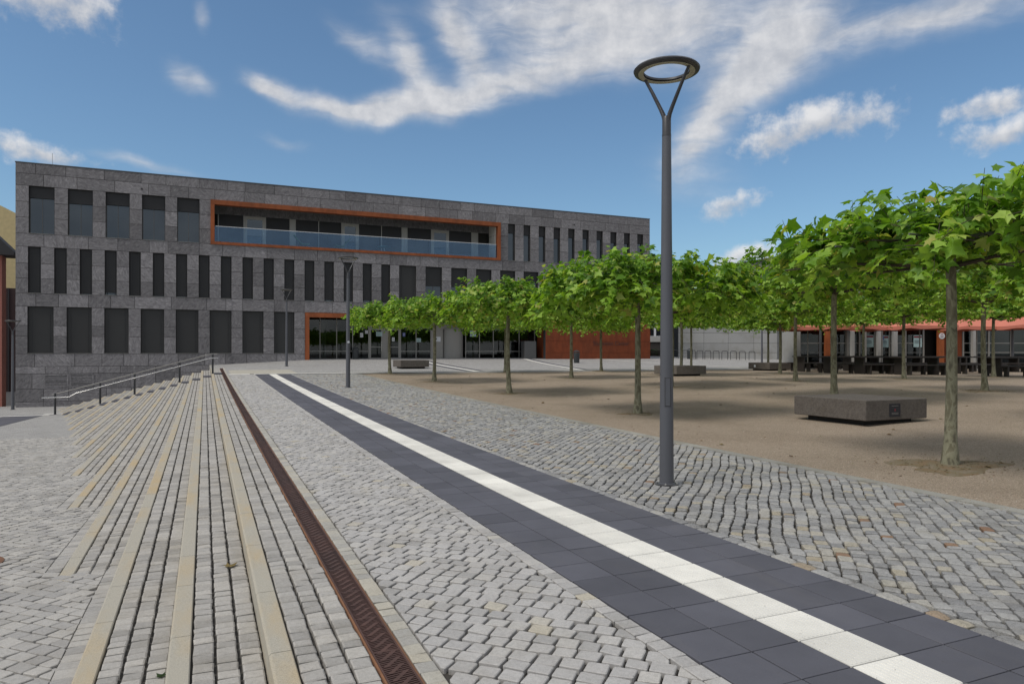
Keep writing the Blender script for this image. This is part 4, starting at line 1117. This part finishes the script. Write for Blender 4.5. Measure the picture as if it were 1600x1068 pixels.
for i, (x, y, v, turn, lab) in enumerate(trees):
    r = empty('plane_tree', (x, y, Z(y, x)), turn * math.pi / 2); tag(r, lab, 'tree', 'clipped plane trees on the gravel square')
    lv, sh = VAR[v]
    if i < 2:
        # the leaves that show largest are pieces of their own
        R = Matrix.Rotation(turn * math.pi / 2, 3, 'Z'); cam_l = R.transposed() @ (Vector((0, 0, 1.6)) - Vector((x, y, Z(y, x))))
        dist = [(Vector(l[0]) - cam_l).length + (.9 if l[0][2] < 2.8 else 0) for l in lv]
        idx = np.argsort(dist); n = 300 if i == 0 else 160
        # spread over the side that faces the camera rather than the very closest
        near = set(idx[:n * 3:3].tolist()); rest = [l for j, l in enumerate(lv) if j not in near]
        tr, br = tree_parts(v, sh, (random.uniform(-.03, .03), random.uniform(-.03, .03)))
        tr.build('trunk', m_bark, r, smooth=True); cr = link('crown', crown_mesh('crown', rest), r); cr['kind'] = 'stuff'
        br.build('branches', m_twig, cr, smooth=True)
        if i == 0:
            LM = []
            for q in range(6):
                mb = MB(); cup = random.uniform(.4, 2.2); mb.add([(p[0], p[1], p[2] * cup) for p in LEAF], LEAF_F, 0); me = mb.mesh('leaf', m_leaf_obj); LM.append(me)
        for j in near:
            p, f, nv, sz = lv[j]; xv = np.cross(f, nv)
            o = link('leaf', random.choice(LM), r)
            o.matrix_basis = Matrix(((xv[0] * sz, f[0] * sz, nv[0] * sz, p[0]), (xv[1] * sz, f[1] * sz, nv[1] * sz, p[1]), (xv[2] * sz, f[2] * sz, nv[2] * sz, p[2]), (0, 0, 0, 1)))
        support_bars(r)
    else:
        if v not in tmeshes:
            tr, br = tree_parts(v, sh, (random.uniform(-.05, .05), random.uniform(-.05, .05)))
            tmeshes[v] = (tr.mesh('trunk', m_bark, True), crown_mesh('crown', lv), br.mesh('branches', m_twig, True))
        a, b, c = tmeshes[v]
        link('trunk', a, r); cr = link('crown', b, r); link('branches', c, cr); cr['kind'] = 'stuff'
        if i in (2, 5, 9): support_bars(r)
        r.scale = (1, 1, random.uniform(.97, 1.04)) if i != 5 else (1.12, 1.12, 1.09)
# soil patches and litter round the trunks
lit = MB()
for i, (x, y, v, turn, lab) in enumerate(trees):
    n = 26; R0 = random.uniform(.4, .6) if i not in (0, 9) else .75; ph = random.random() * 6
    ring = lambda k: [(x + k * R0 * (1 + .28 * math.sin(3 * a + ph) + .16 * math.sin(7 * a + ph * 2)) * math.cos(a) * 1.25, y + k * R0 * (1 + .28 * math.sin(3 * a + ph)) * math.sin(a) * .85) for a in [2 * math.pi * q / n for q in range(n)]]
    mb = MB(); mb.rings([[(px, py, gz(py, px) + h) for px, py in ring(k)] for k, h in ((1, -.012), (.8, .006), (.45, .018), (.1, .026))], False, True)
    mb.build('soil_patch', m_mound, gravel, smooth=True)
    if i in (0, 1, 2, 5, 9, 10):
        for _ in range(420 if i in (0, 9) else 120):
            a = random.random() * 6.28; q = R0 * abs(random.gauss(.75, .45)); px, py = x + q * math.cos(a) * 1.3, y + q * math.sin(a) * .9; s_ = random.uniform(.006, .022); z = gz(py, px) + .016 + random.uniform(0, .012); b = random.random() * 6
            lit.add([(px + s_ * math.cos(b), py + s_ * math.sin(b), z), (px - s_ * .5 * math.sin(b), py + s_ * .5 * math.cos(b), z + .006), (px - s_ * math.cos(b), py - s_ * math.sin(b), z - .004), (px + s_ * .5 * math.sin(b), py - s_ * .5 * math.cos(b), z + .004)], [(0, 1, 2, 3)])
for _ in range(700):   # crumbs and dry leaves blown over the square
    py = 3 + 32 * random.random(); px = 7.7 + 24 * random.random() ** 1.2; s_ = random.uniform(.006, .03) if random.random() < .8 else random.uniform(.03, .06); b = random.random() * 6; z = gz(py, px) + .006
    lit.add([(px + s_ * math.cos(b), py + s_ * math.sin(b), z), (px - s_ * .5 * math.sin(b), py + s_ * .5 * math.cos(b), z + s_ * .4), (px - s_ * math.cos(b), py - s_ * math.sin(b), z), (px + s_ * .5 * math.sin(b), py - s_ * .5 * math.cos(b), z + s_ * .2)], [(0, 1, 2, 3)])
tag(lit.build('leaf_litter', m_litter), 'brown leaf litter scattered round the tree bases', 'leaf litter', kind='stuff')
# single fallen leaves on the steps and a rusty cover at the far left
def fallen(x, y, z, mat, label, s_):
    mb = MB(); mb.add([(p[0] * s_, p[1] * s_, .006 + abs(p[2]) * s_ * 1.4) for p in LEAF], LEAF_F, .5); o = mb.build('fallen_leaf', mat); o.location = (x, y, z); o.rotation_euler = (0, 0, random.random() * 6); tag(o, label, 'leaf'); return o
fallen(.16, 6.05, G(6) - RISE, m_litter, 'dry brown leaf lying on the second tread', .09)
fallen(-.22, 4.5, G(4.5) - 2 * RISE, m_hedge, 'small green leaf lying on the third tread', .05)
mh = MB().lathe([(.28, -.03), (.30, -.002), (.30, .006), (.26, .008), (.25, .003), (.10, .003), (.09, .008)], 28).build('manhole_cover', m_rust_edge, smooth=True); mh.location = (-2.07, 8.15, Lo(8.15)); tag(mh, 'round rusty cover set in the lower paving at the left edge', 'manhole cover')

# ------------------------------------------------------------------ bins, bicycle hoops
def make_bin():
    r = empty('litter_bin')
    MB().lathe([(.20, 0), (.22, .03), (.25, .75), (.26, .78), (.24, .80)], 18).build('body', m_binm, r, smooth=True)
    MB().lathe([(.25, .86), (.26, .88), (.26, .91), (.12, .98), (.02, 1.0)], 18).build('lid', m_binm, r, smooth=True)
    for a in (0, 2.1, 4.2): MB().box(-.012, .012, -.012, .012, .79, .87).build('lid_post', m_post, r).location = (.22 * math.cos(a), .22 * math.sin(a), 0)
    return r
bb = make_bin()
for i, (x, y, lab) in enumerate([(26.9, 48.9, 'round dark litter bin before the rust coloured wall'), (10.9, 55.9, 'dark litter bin beside the glass entrance'), (42.0, 54.2, 'dark litter bin beside the pale concrete wall')]):
    o = bb if i == 0 else copy_tree(bb); o.location = (x, y, Z(y, x) if i != 1 else EZ + .082); tag(o, lab, 'litter bin', 'litter bins on the plaza')
def local(r, d): return (d * FWD[0] + r * RGT[0], d * FWD[1] + r * RGT[1])
hm = MB().tube([(-.28, 0, 0), (-.28, 0, .68), (-.25, 0, .78), (-.18, 0, .81), (.18, 0, .81), (.25, 0, .78), (.28, 0, .68), (.28, 0, 0)], .028, 8).mesh('bicycle_hoop', m_post, True)
words = ['first', 'second', 'third', 'fourth', 'fifth', 'sixth', 'seventh', 'eighth', 'ninth', 'tenth']
for i, px in enumerate((1055, 1069.5, 1082, 1093.5, 1106, 1119, 1132.5, 1146, 1160, 1175)):
    x, y = local((px - 800) / 1100 * 66.5, 66.5)
    o = link('bicycle_hoop', hm); o.location = (x, y, Z(y, x) - .01); o.rotation_euler = (0, 0, -HEAD); tag(o, words[i] + ' dark steel bicycle hoop from the left before the concrete wall', 'bicycle stand', 'bicycle hoops')

# ------------------------------------------------------------------ buildings on the right
def facing(name, d, z, label):
    """a building turned to face down the slope towards the camera side; local x to the right, y away"""
    x, y = local(0, d); o = empty(name, (x, y, z), -HEAD); tag(o, label, 'building'); return o
def lbar(parent, name, mat, x0, x1, y0, y1, z0, z1): return MB().box(x0, x1, y0, y1, z0, z1).build(name, mat, parent)
hall = facing('concrete_hall', 69, 0, 'low pale concrete hall behind the bicycle hoops')
W0, W1 = 16.3, 26.0
lbar(hall, 'wall', m_core, W0 + .01, W1 - .01, .05, 8, .5, 6.9)
zz_ = [.55, 1.62, 2.55, 3.56, 5.2, 7.0]
for a, b in zip(zz_[:-1], zz_[1:]):
    xs = [W0, 18.8, 21.2, 23.7, W1]
    for c, e in zip(xs[:-1], xs[1:]): lbar(hall, 'concrete_panel', m_concrete, c + .012, e - .012, 0, .05, a + .012, b - .012)
lbar(hall, 'return_wall', m_concrete, W1 + .01, 33, .9, 8, .3, 5.4)
for zq in (2.55, 3.56): lbar(hall, 'wall_joint', m_core, W1 + .01, 32.9, .893, .903, zq, zq + .02)
tower = empty('grey_tower_block', (72, 62, 1)); tag(tower, 'dark grey flat roofed block showing over the tree tops', 'building')
MB().box(60, 84, 40, 69, .5, 12.4).build('wall', m_darkstone, tower, True); MB().box(59.8, 84.2, 39.8, 69.2, 12.41, 12.6).build('roof', m_rooft, tower, True)
for i in range(5):
    w_ = bar('window', m_pane, 59.97, 60.03, 42.5 + i * 5.2, 44.6 + i * 5.2, 6.5, 9.2, tower)
fo = facing('far_office', 98, 0, 'distant white office with a strip of windows between the blocks')
lbar(fo, 'wall', m_wht, 13, 27, 0, 8, .5, 6.2); lbar(fo, 'plinth', m_inside, 13.2, 26.8, -.1, -.02, .6, 3.1); lbar(fo, 'ledge', m_concrete, 13, 27, -.25, -.02, 3.12, 3.9)
for i in range(14):
    x = 13.4 + i * .95; lbar(fo, 'window', m_pane, x, x + .62, -.04, .02, 4.0, 5.2)
lbar(fo, 'roof', m_rooft, 12.8, 27.2, -.3, 8.2, 6.21, 6.4)
hd = empty('hedge', (*local(20, 80), 1.0), -HEAD); tag(hd, 'dark clipped hedge in the gap beside the rust wall', 'hedge')
hl = []
for _ in range(1700):
    p = np.array([rng.uniform(-4.5, 6.5), rng.uniform(-.5, .5), rng.uniform(0, 1.0) + rng.normal(0, .05)]); az = rng.uniform(0, 6.28)
    f = np.array([math.cos(az), math.sin(az), rng.normal(0, .4)]); f /= np.linalg.norm(f); nv = np.array([rng.normal(0, .5), rng.normal(-.5, .5), 1.]); nv -= f * nv.dot(f); nv /= np.linalg.norm(nv); hl.append((p, f, nv, .17))
cm = crown_mesh('foliage', hl); cm.materials[0] = m_hedge; fo_ = link('foliage', cm, hd); fo_['kind'] = 'stuff'
MB().box(-4.5, 6.5, -.4, .4, 0, .85).build('stems', m_inside, hd)

cafe = facing('cafe_pavilion', 50, 0, 'glazed cafe pavilion with orange pillars behind salmon parasols')
X = lambda px: (px - 800) / 22.0
Y = lambda py: 1.6 + (551 - py) / 22.0
g0 = .42
lbar(cafe, 'roof', m_rooft, X(1249), 52, -.9, 2.6, 4.45, 4.85); lbar(cafe, 'rear_wall', m_inside, X(1249), 52, 2.5, 2.6, .2, 4.4); lbar(cafe, 'floor', m_inside, X(1249), 52, .2, 2.49, .3, g0 + .1); lbar(cafe, 'fascia', m_alud, X(1249), 52, -.05, .1, 3.55, 4.44)
lbar(cafe, 'side_wall', m_concrete, X(1244), X(1249) - .01, -.2, 2.6, .2, 4.44)
edges = [1250, 1283, 1325, 1343, 1367, 1390, 1415, 1443, 1505, 1545, 1580, 1615, 1650, 1690]
for a, b in zip(edges[:-1], edges[1:]):
    if a == 1443:
        lbar(cafe, 'rust_wall', m_orange2, X(1474), X(1503), .0, .2, .2, 3.54); lbar(cafe, 'door_recess', m_inside, X(1444), X(1473), 1.2, 1.3, .2, 3.54); continue
    lbar(cafe, 'pane', m_glass, X(a) + .05, X(b) - .05, .04, .055, g0 + .1, 3.54)
    for z in (1.6, 2.26): lbar(cafe, 'transom', m_alu if z > 2 or a >= 1505 else m_alud, X(a) + .05, X(b) - .05, -.01, .03, z, z + .05)
for e in edges: lbar(cafe, 'mullion', m_alu, X(e) - .045, X(e) + .045, -.03, .08, g0, 3.54)
for a, b, m in ((1285, 1292, m_orange), (1460, 1468, m_orange), (1325, 1329.5, m_concrete), (1366, 1373, m_concrete), (1390, 1396, m_concrete), (1345, 1348, m_alu), (1513, 1519, m_concrete)):
    lbar(cafe, 'pillar', m, X(a), X(b), -.55, -.25, .2, 4.44)
for a, b, t, u_ in ((1352, 1364.5, 523, 542), (1376, 1388, 524, 542.5), (1427, 1440, 523.5, 542)):
    p_ = lbar(cafe, 'poster', m_poster, X(a), X(b), -.04, -.035, Y(u_), Y(t))
    lbar(p_, 'poster_band', m_red, X(a) + (.02 if a != 1376 else .22), X(b) - .02, -.0445, -.0405, Y(t + 4), Y(t + 1.2))
    if a == 1376: lbar(p_, 'poster_band', m_blue, X(a) + .01, X(a) + .21, -.0445, -.0405, Y(t + 7), Y(t + .5))
    for q in (.45, .53, .64): lbar(p_, 'print_line', m_ink, X(a) + .06, X(b) - random.uniform(.06, .2), -.0445, -.0405, Y(t + (u_ - t) * (q + .035)), Y(t + (u_ - t) * q))
sg = MB().lathe([(.20, 0), (.21, .01), (.21, .02), (.20, .025)], 24).build('round_sign', m_paper, cafe); sg.location = (X(1464), -.56, 2.78); sg.rotation_euler = (math.pi / 2, 0, 0)
rg = MB().lathe([(.065, .026), (.095, .026), (.095, .029), (.065, .029)], 20, closed_prof=True).build('emblem_ring', m_red, sg); rg.location = (0, .04, 0)
MB().box(-.02, .02, .105, .16, .026, .029).build('emblem_mark', m_red, sg); MB().box(-.13, .13, -.10, -.07, .026, .029).build('emblem_bar', m_ink, sg)

# parasols
def make_parasol():
    r = empty('parasol'); h, e, a = 3.62, 2.86, 1.5
    MB().lathe([(.45, 0), (.45, .08), (.06, .10), (.035, .12), (.032, h - .05)], 14).build('pole', m_alu, r, smooth=True)
    c = MB(); n = 6; vs = [(0, 0, h)]; rim = []
    cor = [(-a, -a), (a, -a), (a, a), (-a, a)]
    for k in range(4):
        p, q = cor[k], cor[(k + 1) % 4]
        for i in range(n):
            t = i / n; sag = -.10 * 4 * t * (1 - t); rim.append((p[0] + (q[0] - p[0]) * t, p[1] + (q[1] - p[1]) * t, e + sag * .5 + .06 * 0))
    m = len(rim); mid = [(x * .5, y * .5, h * .5 + z * .5 + .04) for x, y, z in rim]
    vs += mid + rim + [(x, y, z - .20 - .03 * math.sin(i * 1.3)) for i, (x, y, z) in enumerate(rim)]
    fs = [(0, 1 + i, 1 + (i + 1) % m) for i in range(m)]
    for b in (1, 1 + m): fs += [(b + i, b + m + i, b + m + (i + 1) % m, b + (i + 1) % m) for i in range(m)]
    c.add(vs, fs, .5); c.build('canopy', m_parasol, r)
    MB().lathe([(.10, h - .03), (.10, h + .03), (.03, h + .09)], 12).build('finial', m_paper, r, smooth=True)
    for x, y in cor: MB().tube([(0, 0, h - .12), (x * .98, y * .98, e - .02)], .012, 5).build('rib', m_alu, r)
    return r
p0 = make_parasol()
for i, (px, d, lab) in enumerate([(1262, 47, 'salmon parasol at the left end of the cafe terrace'), (1322, 45.5, 'salmon parasol above the cafe posters, second from the left'), (1378, 47, 'salmon parasol third from the left on the cafe terrace'), (1437, 44.5, 'salmon parasol with its peak beside the nearest tree trunk'),
                                 (1526, 46, 'salmon parasol before the dark cafe window'), (1604, 44, 'salmon parasol cut by the right edge of the view')]):
    o = p0 if i == 0 else copy_tree(p0); x, y = local((px - 800) / 1100 * d, d); o.location = (x, y, Z(y, x)); o.rotation_euler = (0, 0, -HEAD + random.uniform(-.1, .1)); tag(o, lab, 'parasol', 'salmon parasols on the cafe terrace')
# picnic tables
def make_table():
    r = empty('picnic_table'); L = 1.25
    MB().box(-L, L, -.42, .42, .90, .96, bev=.006).build('table_top', m_tablewood, r)
    for s_ in (-1, 1):
        MB().box(s_ * .95 - .04, s_ * .95 + .04, -.40, .40, 0, .899).build('leg', m_tablewood, r)
        MB().box(-L, L, s_ * .78 - .17, s_ * .78 + .17, .50, .56, bev=.006).build('seat', m_tablewood, r)
        for q in (-1, 1): MB().box(q * .95 - .04, q * .95 + .04, s_ * .78 - .15, s_ * .78 + .15, 0, .499).build('seat_leg', m_tablewood, r)
    return r
t0 = make_table()
tl = [(1272, 43.5, 10, 'black picnic table at the left end, with daylight under its bench'), (1318, 40.5, 8, 'black picnic table beside the orange pillar'), (1368, 39, 6, 'black picnic table below the cafe posters'), (1432, 37.5, 4, 'black picnic table left of the nearest tree trunk'),
      (1520, 39.5, 2, 'black picnic table between the two right hand trunks'), (1588, 35.0, 0, 'black picnic table at the right edge of the terrace'), (1345, 45, 5, 'black picnic table in the back row under the second parasol'), (1410, 43.5, 6, 'black picnic table in the back row beside the posters'), (1480, 43, 4, 'black picnic table in the back row by the rust wall'), (1560, 43, 3, 'black picnic table in the back row before the dark window')]
for i, (px, d, a, lab) in enumerate(tl):
    o = t0 if i == 0 else copy_tree(t0); x, y = local((px - 800) / 1100 * d, d); o.location = (x, y, Z(y, x) - .01); o.rotation_euler = (0, 0, -HEAD + math.radians(a + random.uniform(-4, 4))); tag(o, lab, 'picnic table', 'black picnic tables on the cafe terrace')

# ------------------------------------------------------------------ buildings at the left edge
ph = empty('pink_house', (-19, 66, -2.2)); tag(ph, 'pink rendered house with dark overhanging roof at the left edge', 'building')
# corner as seen past the office block
MB().box(-32, -13.58, 62, 63.2, -2.6, 8.7).build('wall', m_pink, ph, True)
MB().rings([[(-33, y, 8.7), (-12.72, y, 8.7), (-12.72, y, 8.95), (-17.5, y, 14.0), (-33, y, 14.0)] for y in (61.4, 63.6)]).build('roof', m_rooft, ph, True)
for z in (-.9, 2.2, 5.3):
    for x in (-15.2, -18, -21):
        w_ = bar('window', m_alud, x, x + 1.1, 61.95, 61.999, z, z + 1.7, ph); bar('pane', m_pane, x + .06, x + 1.04, 61.935, 61.948, z + .06, z + 1.64, w_)
yb = empty('yellow_building', (-18, 92, -2.2)); tag(yb, 'yellow brick gable building behind the pink house', 'building')
MB().rings([[(-40, 92, -2.6), (-12, 92, -2.6), (-12, 92, 13.2), (-20, 92, 17.4), (-40, 92, 27)], [(-40, 104, -2.6), (-12, 104, -2.6), (-12, 104, 13.2), (-20, 104, 17.4), (-40, 104, 27)]]).build('wall', m_yellow, yb, True)
MB().box(-21, -12.02, 91.6, 91.98, -2.6, 8.6).build('maroon_cladding', m_maroon, yb, True)
for i in range(8): bar('cladding_rib', m_rooft, -20.6 + i * 1.1, -20.5 + i * 1.1, 91.5, 91.599, -2.6, 8.6, yb)
